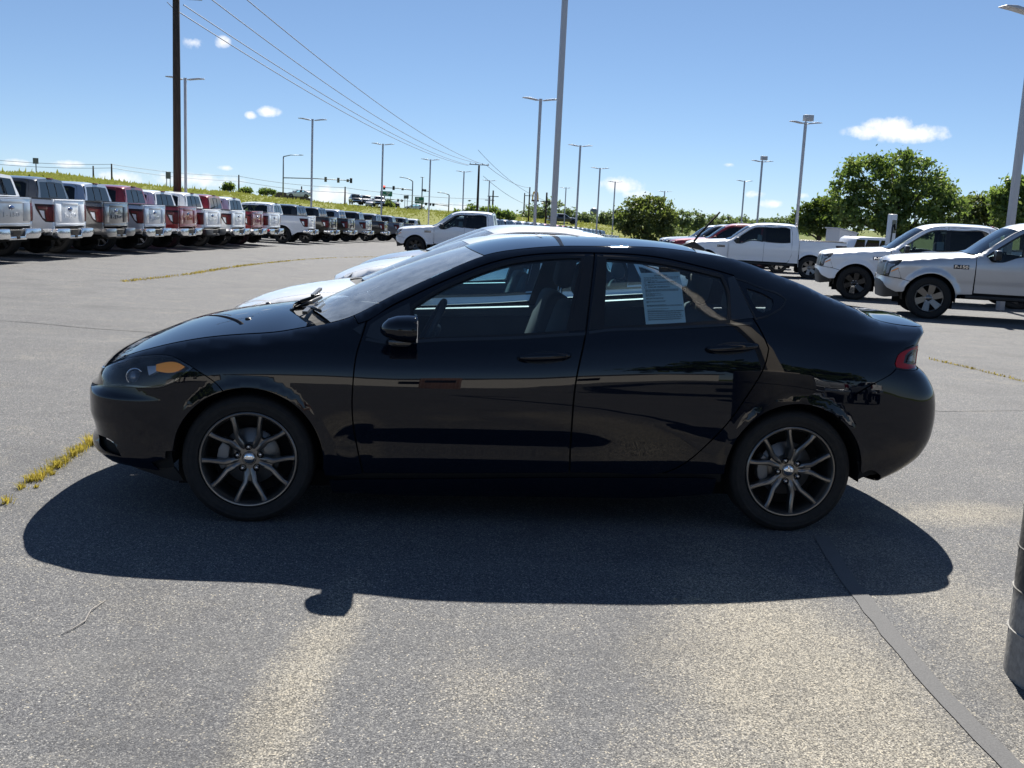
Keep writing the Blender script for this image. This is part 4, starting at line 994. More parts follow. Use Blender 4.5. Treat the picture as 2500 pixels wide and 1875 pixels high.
    deck=[(bl(y),y) for y in np.linspace(-ed[0][1],ed[0][1],14)]+ed+[(x,-y) for x,y in ed[::-1]]
    lift_panel('trunk_lid',deck,ts,paint,root,step=.04,gap=.002,smooth=False)
    for sg in (-1,1):
        xs=np.linspace(-2.17,-1.0,22);lift_panel('hood_gap_blocker',[(x,sg*T.yedge(x)*.999) for x in xs]+[(x,sg*T.yedge(x)*.86) for x in xs[::-1]],ts,M['under'],root,step=.06,off=-.02,depth=0,smooth=False)  # added dark strip, keeps sun from leaking through the hood gap
    # floor pan
    MB().box((-1.72,-.66,.17),(1.72,.66,.21)).box((-.95,-.82,.17),(.93,.82,.23)).build('floor_pan',M['under'],root)
    # wheel wells
    for cx in (-1.3515,1.3515):
        for sg in (-1,1):
            m=MB();prof=[]
            n=20;V=[];F=[]
            for k in range(n+1):
                a=R(-8+196*k/n)
                for y in (.86,.55):V.append((cx+.375*math.cos(a),sg*y,.312+.375*math.sin(a)))
            for k in range(n):F.append((2*k,2*k+1,2*k+3,2*k+2))
            V+=[(cx-.4,sg*.55,.1),(cx+.4,sg*.55,.1),(cx+.4,sg*.55,.72),(cx-.4,sg*.55,.72)];q=len(V);F.append((q-4,q-3,q-2,q-1))
            m.add(V,F);m.build('wheel_well',M['under'],root,fix=False)
    out['T']=T
    return out
def seat(root,x,y,hi=True,rear=False,mat=None):
    mat=mat or M['seat']
    if not rear:
        MB().box((x-.26,y-.25,.36),(x+.24,y+.25,.54)).build('seat_cushion',mat,root,bevel=.05,seg=3)
        b=MB().box((-.07,-.24,0),(.07,.24,.62)).build('seat_back',mat,root,bevel=.055,seg=3);b.location=(x+.22,y,.50);b.rotation_euler=(0,R(18),0)
    else:
        b=None
    h=MB().box((-.05,-.13,0),(.05,.13,.19)).build('headrest',mat,root,bevel=.045,seg=3)
    h.location=(x+(.435 if not rear else .0),y,1.115 if not rear else 1.06);h.rotation_euler=(0,R(10),0)
    for dy in (-.06,.06):MB().tube([(h.location.x-.01,y+dy,1.0),(h.location.x,y+dy,1.15)],.006).build('headrest_post',M['chrome'],root)
def interior(root,T):
    MB().box((-.98,-.74,.60),(-.62,.74,.93)).build('dashboard',M['dash'],root,bevel=.06,seg=3)
    MB().box((-1.05,-.72,.86),(-.70,.72,.955)).build('dash_top',M['dash'],root,bevel=.03)
    MB().box((-.64,-.16,.45),(-.58,.16,.93)).build('center_stack',M['dashl'],root,bevel=.02)
    MB().box((-.70,-.56,.88),(-.58,-.16,.99)).build('gauge_hood',M['dash'],root,bevel=.04)
    # steering wheel (left-hand drive: near side)
    sw=MB();ctr=Vector((-.50,-.37,.90));Mx=Matrix.Translation(ctr)@Matrix.Rotation(R(-64),4,'Y')
    sw.tube([Mx@Vector((.185*math.cos(a),.185*math.sin(a),0)) for a in np.linspace(0,2*math.pi,41)],.0165,10,cap=False)
    st=sw.build('steering_wheel',M['dash'],root)
    hb=MB();hb.box((-.07,-.08,-.05),(.06,.08,.0),Mx);hb.box((-.17,-.02,-.03),(0,.02,-.01),Mx);hb.box((-.01,-.17,-.03),(.03,.17,-.01),Mx);hb.build('wheel_hub',M['dash'],root,bevel=.01)
    for y in (-.37,.37):seat(root,-.13,y)
    MB().box((.55,-.66,.34),(.98,.66,.56)).build('rear_bench',M['seat'],root,bevel=.05,seg=3)
    b=MB().box((-.07,-.66,0),(.07,.66,.58)).build('rear_backrest',M['seat'],root,bevel=.055,seg=3);b.location=(.97,0,.50);b.rotation_euler=(0,R(24),0)
    for y in (-.38,.38):seat(root,1.14,y,rear=True,mat=M['seat_lit'])  # rear headrests take the painted sunlit tone
    MB().box((1.24,-.62,1.0),(1.80,.62,1.03)).build('parcel_shelf',M['dash'],root,bevel=.01)
    # door inner sills and cards on both sides
    for sg in (-1,1):
        MB().prism([(-.72,.86),(.22,.90),(.22,.962),(-.56,.915),(-.72,.90)],sg*.80,sg*.735).build('door_card',M['dashl'],root,bevel=.012)
        MB().prism([(.30,.94),(1.0,.99),(1.0,1.045),(.34,.985),(.30,.98)],sg*.79,sg*.725).build('door_card',M['dashl'],root,bevel=.012)
        MB().prism([(-.72,.25),(.22,.25),(.22,.90),(-.72,.86)],sg*.80,sg*.76).build('door_card_lower',M['dash'],root)
        MB().prism([(.30,.25),(.9,.25),(1.0,.6),(1.0,.99),(.30,.94)],sg*.79,sg*.75).build('door_card_lower',M['dash'],root)
    MB().tube([(-.30,0,1.33),(-.36,0,1.27)],.008).box((-.375,-.115,1.225),(-.35,.115,1.285)).build('inside_mirror',M['dash'],root,bevel=.008)
def wing_mirror(root,paint):
    for sg in (-1,1):
        c=Vector((-.635,sg*.99,.985))
        m=MB();rings=[]
        # lofted cap: sections along x (rounded front, cut flat at the rear)
        n=14;V=[];xs=[(-.098,.18,.2,-.008),(-.085,.52,.45,-.004),(-.06,.78,.72,0),(-.02,.94,.93,0),(.03,1.0,1.0,.0),(.066,.98,1.0,.0),(.074,.94,.96,0)]
        for x,fy,fz,dz in xs:
            for k in range(n):
                a=2*math.pi*k/n;ca,sa=math.cos(a),math.sin(a)
                yy=.105*fy*math.copysign(abs(ca)**.75,ca);zz=(.068 if sa>0 else .062)*fz*math.copysign(abs(sa)**.8,sa)
                V.append((c.x+x+.018*yy/.105*-1*sg*0,c.y+yy+sg*.02*(1-fy)*-1,c.z+zz+dz))
        F=[(i*n+k,i*n+(k+1)%n,(i+1)*n+(k+1)%n,(i+1)*n+k) for i in range(len(xs)-1) for k in range(n)]
        F+=[tuple(range(n-1,-1,-1)),tuple((len(xs)-1)*n+k for k in range(n))]
        m.add(V,F,True);cap=m.build('wing_mirror',paint,root);cap.data.set_sharp_from_angle(angle=R(50))
        sub=MB().box((c.x-.06,min(c.y-sg*.10,c.y+.04*sg),c.z-.075),(c.x+.05,max(c.y-sg*.10,c.y+.04*sg),c.z-.045)).build('mirror_base',M['gloss_trim'],cap,bevel=.012)
        MB().box((c.x-.05,min(c.y-sg*.22,c.y),c.z-.085),(c.x+.04,max(c.y-sg*.22,c.y),c.z-.05)).build('mirror_stalk',M['trim'],cap,bevel=.012)
        MB().box((c.x+.072,c.y-.088,c.z-.05),(c.x+.077,c.y+.088,c.z+.05)).build('mirror_glass',M['chrome'],cap)
def hero_car():
    root=thing('black_sedan','glossy black four-door sedan in the foreground with a paper taped in its rear window','car')
    cs=CarSurf(HERO)
    zc=[(-2.30,.66),(-2.235,.680),(-2.21,.692),(-2.08,.765),(-1.94,.828),(-1.79,.886),(-1.66,.920),(-1.49,.954),(-1.25,.993),(-1.16,1.003),(-1.10,1.012),(-1.057,1.036),(-.608,1.242),(-.294,1.350),(-.155,1.388),(0,1.412),(.2,1.425),(.4,1.431),(.6,1.432),(.8,1.423),(1.0,1.394),(1.3,1.310),(1.6,1.215),(1.75,1.160),(1.85,1.125),(2.0,1.095),(2.2,1.075),(2.35,1.055)]
    out=build_sedan(root,cs,PX,zc,BLACK)
    interior(root,out['T']);wing_mirror(root,BLACK)
    for cx,ph in ((-1.3515,57),(1.3515,78)):
        for sg in (-1,1):
            wo=make_wheel(root,dict(rim=M['rim']),ph,.233,.3165,.222)
            wo.location=(cx,sg*.883,.3125)
            if sg>0:wo.rotation_euler=(0,0,math.pi)
    # wipers on the cowl
    m=MB();m.tube([(-1.20,-.30,.99),(-1.09,-.50,1.022),(-1.04,-.66,1.022)],.009).tube([(-1.21,.05,1.0),(-1.10,.05,1.04)],.009)
    m.box((-1.125,-.68,1.005),(-1.10,-.10,1.02));m.box((-1.15,.0,1.03),(-1.13,.5,1.045));m.tube([(-1.22,-.30,.985),(-1.17,-.40,1.01),(-1.08,-.16,1.045)],.011)
    m.build('wiper',M['trim'],root)
    for yy in (-.45,.30):MB().ball((-1.42,yy,float(out['T'].Z(np.array([-1.42]),np.array([yy]))[0])),(.018,.014,.008)).build('washer_nozzle',M['trim'],root)
    # antenna
    T=out['T'];zz=float(T.Z(np.array([.98]),np.array([.0]))[0])-.0
    a=MB();a.prism([(.93,zz+.01),(1.09,zz-.035),(1.06,zz+.0),(1.00,zz+.035),(.985,zz+.035)],-.02,.02);a.build('antenna_base',M['trim'],root,bevel=.008)
    MB().tube([(1.0,0,zz+.03),(1.035,0,zz+.08),(1.14,0,zz+.205)],[.006,.0065,.005]).build('antenna_mast',M['under'],root)
    # warranty sheet taped inside the rear window, printed with text
    s=side_surf(cs);pp=PX['paper']
    pm=pmat('warranty_paper',(.85,.88,.88),.8);ink=pmat('printed_ink',(.02,.025,.03),.8)
    sheet=tag(lift_panel('warranty_sheet',pp,s,pm,None,step=.05,off=-.010,depth=.001,smooth=False),'white printed warranty sheet taped inside the rear door window of the black sedan','paper')
    def pt(a,b):  # a across 0..1, b down 0..1
        q=np.array(pp);t=q[0]+(q[1]-q[0])*a;d=q[3]+(q[2]-q[3])*a
        return t+(d-t)*b
    def print_text(txt,a,b,h,w):
        cu=bpy.data.curves.new('t','FONT');cu.body=txt;cu.size=1;cu.align_x='LEFT';cu.resolution_u=2;cu.offset=.012
        o=bpy.data.objects.new('t',cu);col.objects.link(o);me=bpy.data.meshes.new_from_object(o.evaluated_get(bpy.context.evaluated_depsgraph_get()));bpy.data.objects.remove(o)
        n=len(me.vertices);co=np.zeros(n*3);me.vertices.foreach_get('co',co);co=co.reshape(-1,3)
        k=w/co[:,0].max();uv=np.array([pt(a+x*k,b-y*h) for x,y,_ in co]);P_,N_=s(uv);P_=P_+N_*(-.0075)
        me.vertices.foreach_set('co',P_.ravel());me.materials.clear();me.update()
        link('printed_text',me,sheet,[ink])
    print_text('BUYERS GUIDE',.34,.075,.035,.33)
    print_text('IMPLIED WARRANTIES ONLY',.15,.21,.042,.72)
    print_text('DEALER WARRANTY',.15,.305,.042,.55)
    m=MB();rng=random.Random(3)
    def bar(a0,a1,b,h):
        uv=np.array([pt(a0,b),pt(a1,b),pt(a1,b+h),pt(a0,b+h)]);P_,N_=s(uv);m.add((P_-N_*.0078).tolist(),[(0,1,2,3)])
    for b,x1 in ((.095,.95),(.12,.93),(.14,.25),(.16,.4),(.235,.9),(.25,.3),(.335,.9),(.35,.92),(.365,.9),(.38,.2),(.41,.45),(.425,.3),(.445,.5),(.46,.3),(.50,.52),(.515,.5),(.56,.55),(.575,.52),(.59,.12),(.635,.55),(.645,.96),(.66,.96),(.71,.6),(.74,.5),(.755,.97),(.765,.97),(.79,.92),(.805,.9),(.83,.93),(.845,.9),(.87,.94),(.885,.88),(.91,.9),(.92,.85)):
        x=.07
        while x<x1:
            L=rng.uniform(.03,.09);bar(x,min(x+L,x1),b,.0065);x+=L+.012
    for a0,b0 in ((.06,.18),(.06,.275)):
        bar(a0,a0+.05,b0,.004);bar(a0,a0+.05,b0+.035,.004);bar(a0,a0+.006,b0,.035);bar(a0+.045,a0+.05,b0,.035)
    m.build('printed_lines',ink,sheet,fix=False)
    return root,cs,out
hero,hero_cs,hero_out=hero_car()
# ---------------------------------------------------------------- pickup trucks (front towards -x)
TCAB=dict(plan=[(-2.74,0),(-2.73,.35),(-2.70,.62),(-2.64,.80),(-2.53,.905),(-2.38,.955),(-2.2,.980),(-1.9,.995),(-1.5,1.0),(-1.,1.0),(-.3,1.0),(.3,1.0),(.9,1.0),(1.3,1.0),(1.42,1.0)],
 V=[(.30,.90),(.44,.94),(.52,.962),(.62,.968),(.70,.972),(.78,.985),(.90,.995),(1.0,1.0)],
 zb=[(-3.4,1.02),(-2.6,1.05),(-2.,1.12),(-1.3,1.19),(-1.05,1.22),(-.5,1.245),(.3,1.27),(1.0,1.28),(1.42,1.28)],
 yb=[(-3.4,.985),(-2.4,.975),(-1.3,.965),(-.5,.965),(1.42,.965)],
 zt=[(-3.4,1.03),(-2.75,1.06),(-2.5,1.11),(-2.2,1.155),(-1.7,1.205),(-1.2,1.245),(-1.02,1.29),(-.70,1.52),(-.38,1.745),(-.2,1.83),(0,1.868),(.4,1.885),(.9,1.88),(1.2,1.855),(1.30,1.80),(1.36,1.60),(1.42,1.36)],zt_pchip=True,
 yt=[(-3.4,.95),(-2.5,.90),(-1.7,.875),(-1.2,.86),(-1.02,.85),(-.38,.76),(0,.735),(.9,.735),(1.25,.745),(1.34,.80),(1.42,.93)],
 dx_front=[(.0,.02),(.45,.0),(.6,-.02),(.75,.0),(1.0,.03),(1.1,.08),(1.3,.1)],dx_rear=[(0,0),(2,0)],arch=[(-1.845,.41,.47)],flare_w=.13,flare_h=.035)
TBED=dict(plan=[(1.43,1.0),(1.7,1.0),(2.2,1.0),(2.7,.998),(2.9,.99),(3.0,.975),(3.06,.945),(3.08,.90)],
 V=TCAB['V'],zb=[(1.,1.22),(3.2,1.22)],yb=[(1.,.982),(3.2,.982)],zt=[(1.,1.36),(3.2,1.36)],zt_pchip=True,yt=[(1.,.95),(3.2,.95)],dx_front=[(0,0),(2,0)],dx_rear=[(0,0),(2,0)],arch=[(1.845,.41,.47)],flare_w=.13,flare_h=.035)
class BedSurf(CarSurf):
    def __init__(s,S):
        CarSurf.__init__(s,S);s.U=s.U-s.U[0]+1.43;s.umin,s.umax=s.U[0],s.U[-1]
M['white']=car_paint('white_truck_paint',(.90,.905,.915),rough=.4,dust=.02,dustc=(.55,.53,.48))
PAINT=dict(white=M['white'],silver=car_paint('silver_truck_paint',(.50,.51,.53),.55,.32,.08),grey=car_paint('carbon_grey_truck_paint',(.10,.10,.105),.5,.32,.06),blue=car_paint('ice_blue_truck_paint',(.46,.50,.58),.35,.35,.08),
 red=car_paint('red_truck_paint',(.26,.008,.014),.25,.35,.04),black=car_paint('black_truck_paint',(.004,.004,.005),0,.3,.03),slate=car_paint('slate_truck_paint',(.14,.155,.185),.4,.33,.06),dkblue=car_paint('navy_truck_paint',(.012,.02,.045),.3,.33,.04))
M.update(bumper_chrome=pmat('bright_bumper',(.66,.67,.69),.16,.95),tglass=glass_mat('truck_side_glass',(.42,.50,.52)),priv=glass_mat('truck_privacy_glass',(.05,.055,.06)),grille=pmat('grille_black',(.012,.012,.013),.4),alloy=pmat('bright_alloy',(.5,.5,.52),.25,.9),blackrim=pmat('black_alloy',(.012,.012,.013),.3,.3,coat=.4),
 tail=pmat('truck_tail_red',(.13,.004,.006),.25,spec=.4),taild=pmat('truck_tail_dark',(.03,.004,.005),.3,spec=.3),badge=pmat('badge_black',(.012,.014,.02),.3),tseat=pmat('truck_seat',(.03,.03,.032),.9),blueoval=pmat('oval_blue',(.01,.03,.12),.2,coat=1))
def truck_wheel(root,loc,style,sg):
    m=MB();r=.262
    m.lathe([(r-.006,.012),(r,.004),(r-.004,-.004),(r-.012,0),(r-.022,.02),(r-.028,.16)],40,'y')
    hub=.03
    m.lathe([(0,hub-.012),(.04,hub-.012),(.05,hub),(.085,hub+.004),(.09,hub+.04)],24,'y')
    n=6 if style!='multi' else 10;w=.034 if style=='six' else (.018 if style=='multi' else .058)
    for i in range(n):
        a=2*math.pi*i/n+.2
        for j in ((0,) if style!='aero' else (0,)):
            q=Matrix.Rotation(-a,4,'Y')
            k=.6 if style=='aero' else 0
            poly=[(.05,-w*.8),(r-.012,-w*1.15+k*w),(r-.012,w*1.15+k*w),(.05,w*.8)]
            V=[(x,hub*(1-(x-.05)/(r-.06))+.002,z) for x,z in poly]+[(x,hub*(1-(x-.05)/(r-.06))+.035,z) for x,z in poly]
            m.add([q@Vector(v) for v in V],[(0,1,2,3),(7,6,5,4),(0,4,5,1),(1,5,6,2),(2,6,7,3),(3,7,4,0)])
    wo=m.build('wheel',{'six':M['blackrim'],'multi':M['alloy'],'aero':M['rim'],'sixs':M['alloy']}[style],root,fix=True)
    link('tyre',tyre_mesh('truck_tyre',.41,r-.004,.27),wo,[M['rubber']],loc=(0,.125,0))
    MB().lathe([(0,.13),(r-.02,.13)],24,'y').build('brake_shield',M['under'],wo,fix=False)
    for i in range(6):
        a=2*math.pi*i/6;MB().lathe([(0,hub-.012),(.010,hub-.010),(.012,hub+.01)],6,'y',Matrix.Translation((.066*math.cos(a),0,.066*math.sin(a))),smooth=False).build('lug_nut',M['lug'],wo,fix=False)
    wo.location=loc
    if sg>0:wo.rotation_euler=(0,0,math.pi)
    return wo
def build_truck(root,paint,wheels='aero',bumper=None,ev=False,step=.07,lod=False):
    cs=CarSurf(TCAB);cb=BedSurf(TBED);s=side_surf(cs);sb=side_surf(cb);g=.004
    bumper=bumper or M['bumper_chrome']
    def both(o):mirror_copy(o);return o
    zt=lambda u:float(cs.zt(u));aF=(-1.845,.41);aR=(1.845,.41);ra=.47
    sill=lambda x:np.interp(x,[-1.0,-.62,-.40,.2,1.3],[1.155,1.155,1.235,1.25,1.26])
    # front door with its dropped sill, rear door
    gF=[(-.885,1.255),(-.60,1.47),(-.36,1.64),(-.18,1.735),(.02,1.765),(.13,1.768),(.13,sill(.13)+.012),(-.40,sill(-.40)+.012),(-.60,1.168),(-.80,1.168)]
    fd=[(-1.07,1.22),(-.98,1.30),(-.66,1.53),(-.36,1.735),(-.20,1.805),(0,1.832),(.19,1.842),(.19,.545),(-1.06,.545)]
    both(lift_panel('front_door',fd,s,paint,root,holes=[gF],step=step,gap=g,corner=25))
    gR=[(.24,1.770),(.60,1.775),(1.0,1.768),(1.06,1.74),(1.10,1.275),(1.06,sill(1.0)+.012),(.24,sill(.24)+.012)]
    rd=[(.19,1.842),(.60,1.848),(1.02,1.842),(1.10,1.81),(1.15,1.6),(1.17,1.2),(1.17,.80),(1.10,.62),(1.04,.545),(.19,.545)]
    both(lift_panel('rear_door',rd,s,paint,root,holes=[gR],step=step,gap=g,corner=25))
    side=[(u,zt(u)) for u in np.linspace(-1.05,1.419,46)]+[(1.419,.53),(1.05,.53)]+rd[::-1][2:-1]+[(.19,1.842)]+fd[::-1][3:-1]+[(-1.08,1.22)]
    side=[(u,zt(u)) for u in np.linspace(-1.06,1.419,46)]+[(1.419,.535),(1.045,.535)]+[(1.108,.62),(1.178,.80),(1.178,1.2),(1.158,1.6),(1.106,1.815),(1.02,1.850),(.60,1.856),(.19,1.850),(0,1.840),(-.20,1.812),(-.36,1.742),(-.66,1.538),(-.98,1.308),(-1.075,1.225)]
    both(lift_panel('cab_side',side,s,paint,root,step=step,gap=.001,smooth=False))
    # fender and front
    fen=[(u,zt(u)) for u in np.linspace(-1.06,-2.47,22)]+[(-2.50,1.0),(-2.46,.90),(-2.40,.78),(-2.38,.745)]+arc(*aF,ra,141,-2,18)+[(-1.34,.50),(-1.08,.52),(-1.075,1.22)]
    both(lift_panel('front_fender',fen,s,paint,root,step=step,gap=.003,smooth=False))
    um=cs.umin+.001
    lamp=[(-2.52,1.085),(-2.51,1.0),(-2.62,.93),(-2.64,.80),(-2.87,.79),(-2.87,1.06),(-2.7,1.075)]
    gr=[(-2.87,1.055),(um,1.03),(um,.78),(-2.87,.79)]
    both(lift_panel('grille',gr,s,M['grille'],root,step=.12,off=-.01,smooth=False))
    hp=lift_panel('headlamp',lamp,s,M['lens'],root,step=.06,off=.0,depth=.0,smooth=False)
    lift_panel('housing',lamp,s,M['grille'],hp,step=.06,off=-.05,depth=.05,smooth=False)
    lift_panel('daylight_bar',[(-2.60,1.04),(-2.59,1.0),(-2.70,.95),(-2.71,.83),(-2.80,.83),(-2.80,1.04)],s,M['silverlens'],hp,step=.06,off=-.03,depth=.02,smooth=False)
    both(hp)
    cor=[(-2.495,1.09),(-2.50,1.0),(-2.61,.925),(-2.63,.79),(-2.42,.77),(-2.41,.80),(-2.465,.90),(-2.49,1.0)]
    cor=[(-2.50,1.005),(-2.61,.925),(-2.635,.775),(-2.395,.755),(-2.405,.79),(-2.465,.90)]
    both(lift_panel('lamp_surround',cor,s,paint,root,step=.05,smooth=False))
    both(lift_panel('side_marker',[(-2.475,.955),(-2.475,.925),(-2.60,.86),(-2.60,.885)],s,M['amber'],root,step=.05,off=.006,depth=.01,smooth=False))
    bum=[(um,.775),(-2.87,.775),(-2.64,.765),(-2.385,.74)]+arc(*aF,ra,142,166,6)+[(-2.33,.50),(-2.45,.49),(-2.62,.56),(-2.75,.66),(-2.95,.70),(um,.70)]
    both(lift_panel('front_bumper',bum,s,paint if not bumper else bumper,root,step=.06,off=.012,depth=.03,smooth=False))
    lo=[(um,.70),(-2.95,.70),(-2.75,.66),(-2.62,.56),(-2.45,.49),(-2.40,.40),(-2.7,.36),(um,.36)]
    both(lift_panel('lower_valance',lo,s,M['plastic'],root,step=.1,off=-.012,smooth=False))
    # glass
    both(lift_panel('front_window',gF,s,M['tglass'],root,step=.1,off=-.01,depth=0,gap=-.006))
    both(lift_panel('rear_window',gR,s,M['priv'],root,step=.1,off=-.01,depth=0,gap=-.006))
    A=smooth_poly(gF,.06);both(lift_panel('window_seal',inset(A,-.014),s,M['trim'],root,holes=[A],step=.08,off=.003,depth=.004,smooth=False))
    A=smooth_poly(gR,.06);both(lift_panel('window_seal',inset(A,-.014),s,M['trim'],root,holes=[A],step=.08,off=.003,depth=.004,smooth=False))
    both(lift_panel('pillar_cover',[(.14,1.775),(.23,1.778),(.23,sill(.2)+.01),(.14,sill(.14)+.01)],s,M['trim'],root,step=.1,off=.002,depth=.004,smooth=False))
    for x0 in (-.12,.80):
        both(lift_panel('door_handle',[(x0-.11,1.115),(x0+.11,1.12),(x0+.11,1.085),(x0-.11,1.08)],s,paint,root,step=.05,off=.03,depth=.025))
    # top surfaces
    zc=[(-2.75,1.05),(-2.70,1.09),(-2.5,1.17),(-2.2,1.215),(-1.7,1.262),(-1.28,1.295),(-1.16,1.31),(-.80,1.57),(-.45,1.81),(-.25,1.885),(0,1.925),(.4,1.945),(.9,1.94),(1.2,1.91),(1.30,1.86),(1.42,1.4)]
    T=Top(cs,zc,um,1.41,2.6);ts=T.surf
    def edge(x0,x1,n,k=1.0):return [(x,T.yedge(x)*k) for x in np.linspace(x0,x1,n)]
    def sheet(x0,x1,n,k,dx0=0,dx1=0):
        e=edge(x0,x1,n,k);a=[(x0-dx0*(1-(y/e[0][1])**2),y) for y in np.linspace(-e[0][1],e[0][1],10)][:-1];b=[(x1-dx1*(1-(y/e[-1][1])**2),y) for y in np.linspace(e[-1][1],-e[-1][1],10)][:-1]
        return a+e[:-1]+b+[(x,-y) for x,y in e[::-1]][:-1]
    lift_panel('hood',sheet(-2.60,-1.16,14,1.0,.10,.07),ts,paint,root,step=.09,smooth=False)
    lift_panel('windshield',sheet(-1.07,-.36,10,.985,.16,.12),ts,M['tglass'],root,step=.1,depth=0,smooth=False)
    lift_panel('roof',sheet(-.355,1.27,12,1.0,.12,0),ts,paint,root,step=.1,smooth=False)
    lift_panel('cowl',sheet(-1.155,-1.075,4,.98,.07,.16),ts,M['plastic'],root,step=.1,off=-.02,smooth=False)
    # cab back wall with dark rear window
    def bk(v):
        t=(v[:,1]-1.30)/.58;x=1.415-.115*np.clip(t,0,1)**1.6
        N=np.zeros((len(v),3));N[:,0]=1;N[:,2]=.15
        return np.stack([x,v[:,0],v[:,1]],1),N/np.linalg.norm(N,axis=1,keepdims=True)
    back=[(-.935,1.20),(.935,1.20),(.93,1.36),(.80,1.60),(.745,1.82),(.70,1.875),(0,1.915),(-.70,1.875),(-.745,1.82),(-.80,1.60),(-.93,1.36)]
    wn_=[(-.76,1.40),(.76,1.40),(.70,1.62),(.655,1.80),(0,1.825),(-.655,1.80),(-.70,1.62)]
    lift_panel('cab_back',back,bk,paint,root,holes=[wn_],step=.15,smooth=False)
    lift_panel('back_window',wn_,bk,M['priv'],root,step=.2,off=-.004,depth=0,smooth=False)
    lift_panel('slider_frame',[(-.24,1.42),(.24,1.42),(.24,1.80),(-.24,1.80)],bk,M['trim'],root,holes=[np.array([(-.215,1.44),(.215,1.44),(.215,1.78),(-.215,1.78)])],step=.2,off=.004,smooth=False)
    MB().box((1.27,-.14,1.885),(1.33,.14,1.925)).build('brake_light',M['tail'],root,bevel=.008)
    # bed
    ar=arc(*aR,ra,181,-1,18)
    bed=[(1.445,1.36),(2.97,1.36)]+[(3.10,1.36),(3.10,1.245),(2.68,1.245),(2.72,1.12),(2.86,.90),(2.93,.835),(3.10,.83),(3.10,.62),(2.6,.56)]+ar[::-1]+[(1.445,.53)]
    both(lift_panel('bed_side',bed,sb,paint,root,step=step,smooth=False))
    tl=[(3.10,1.243),(2.68,1.243),(2.72,1.12),(2.86,.90),(2.93,.837),(3.10,.832)]
    tp=lift_panel('tail_lamp',tl,sb,M['taild'],root,step=.06,off=-.004,smooth=False,gap=.003)
    lift_panel('red_lens',[(3.09,1.18),(2.76,1.19),(2.78,1.13),(2.93,1.12),(2.96,.86),(3.09,.86)],sb,M['tail'],tp,step=.05,off=.004,depth=.008,smooth=False)
    lift_panel('clear_lens',[(2.80,1.10),(2.91,1.09),(2.93,.90),(2.88,.93)],sb,M['silverlens'],tp,step=.05,off=.003,depth=.008,smooth=False)
    both(tp)
    MB().box((1.44,-.80,.86),(3.03,.80,.90)).build('bed_floor',M['plastic'],root)
    for sg in (-1,1):
        MB().box((1.44,sg*.955,1.352),(3.05,sg*.80,1.375)).build('bed_rail_cap',M['trim'],root,bevel=.006)
        MB().box((1.44,sg*.81,.88),(3.03,sg*.80,1.355)).build('bed_wall',M['plastic'],root)
    MB().box((1.43,-.90,.86),(1.46,.90,1.36)).build('bed_front_wall',paint,root)
    # tailgate
    tg=MB().box((3.035,-.795,.735),(3.085,.795,1.365)).build('tailgate',paint,root,bevel=.012)
    MB().prism([(3.0,1.36),(3.10,1.355),(3.10,1.335),(3.05,1.325)],-.79,.79).build('spoiler_lip',M['trim'] if False else paint,tg,bevel=.006)
    # pressed relief: raised side blocks and a sunken middle
    for y0,y1 in ((-.78,-.50),(.50,.78)):
        MB().box((3.083,y0,.84),(3.096,y1,1.25)).build('pressed_panel',paint,tg,bevel=.01)
    MB().box((3.083,-.44,1.23),(3.094,.44,1.30)).build('handle_recess',paint,tg,bevel=.008)
    MB().box((3.083,-.78,.745),(3.094,.78,.80)).build('pressed_panel',paint,tg,bevel=.008)
    ov=MB().lathe([(0,.014),(.11,.012),(.118,.0)],28,'z',Matrix.Translation((3.086,0,1.14))@Matrix.Rotation(R(90),4,'Y')@Matrix.Diagonal((.42,1.0,1,1)))
    ov.build('oval_badge',M['blueoval'],tg,fix=True)
    MT=Matrix.Translation((3.090,0,.985))@Matrix.Rotation(R(90),4,'Z')@Matrix.Rotation(R(90),4,'X')
    text_mesh('letters','F-150',.135,paint,tg,MT,extrude=.008,width=.66,offset=.004)
    for sg in (-1,1):
        MB().box((3.0,sg*.90,.84),(3.075,sg*.80,1.245)).build('tail_lamp_end',M['tail'],root,bevel=.008)
        MB().box((3.0,sg*.90,1.245),(3.07,sg*.80,1.36)).build('corner_post',paint,root,bevel=.008)
        MB().box((3.0,sg*.90,.66),(3.07,sg*.80,.84)).build('corner_post',paint,root,bevel=.008)
    # rear bumper
    for sg in (-1,1):
        MB().prism([(sg*.99,.69),(sg*.34,.69),(sg*.30,.47),(sg*.86,.47),(sg*.99,.53)],3.05,3.23,axis='x').build('rear_bumper',bumper,root,bevel=.018)
        MB().box((2.86,sg*1.0,.53),(3.10,sg*.90,.69)).build('bumper_corner',bumper,root,bevel=.02)
    MB().box((3.05,-.33,.53),(3.19,.33,.665)).build('bumper_step',M['plastic'],root,bevel=.01)
    MB().box((3.17,-.36,.45),(3.225,.36,.525)).build('bumper_lower_bar',bumper,root,bevel=.01)
    MB().box((3.192,-.155,.54),(3.196,.155,.65)).build('plate_recess',M['under'],root)
    MB().box((3.195,-.05,.47),(3.24,.05,.53)).build('tow_hitch',M['under'],root)
    # chassis, interior
    MB().box((-2.35,-.50,.40),(3.0,.50,.56)).box((-1.2,-.93,.46),(1.42,.93,.56)).build('chassis',M['under'],root)
    MB().tube([(1.845,-.8,.41),(1.845,.8,.41)],.05).ball((1.845,0,.41),.13).build('rear_axle',M['under'],root)
    MB().box((-1.0,-.86,.56),(1.35,.86,.60)).build('cabin_floor',M['under'],root)
    MB().box((-1.05,-.86,.80),(-.72,.86,1.20)).build('dashboard',M['dash'],root,bevel=.05)
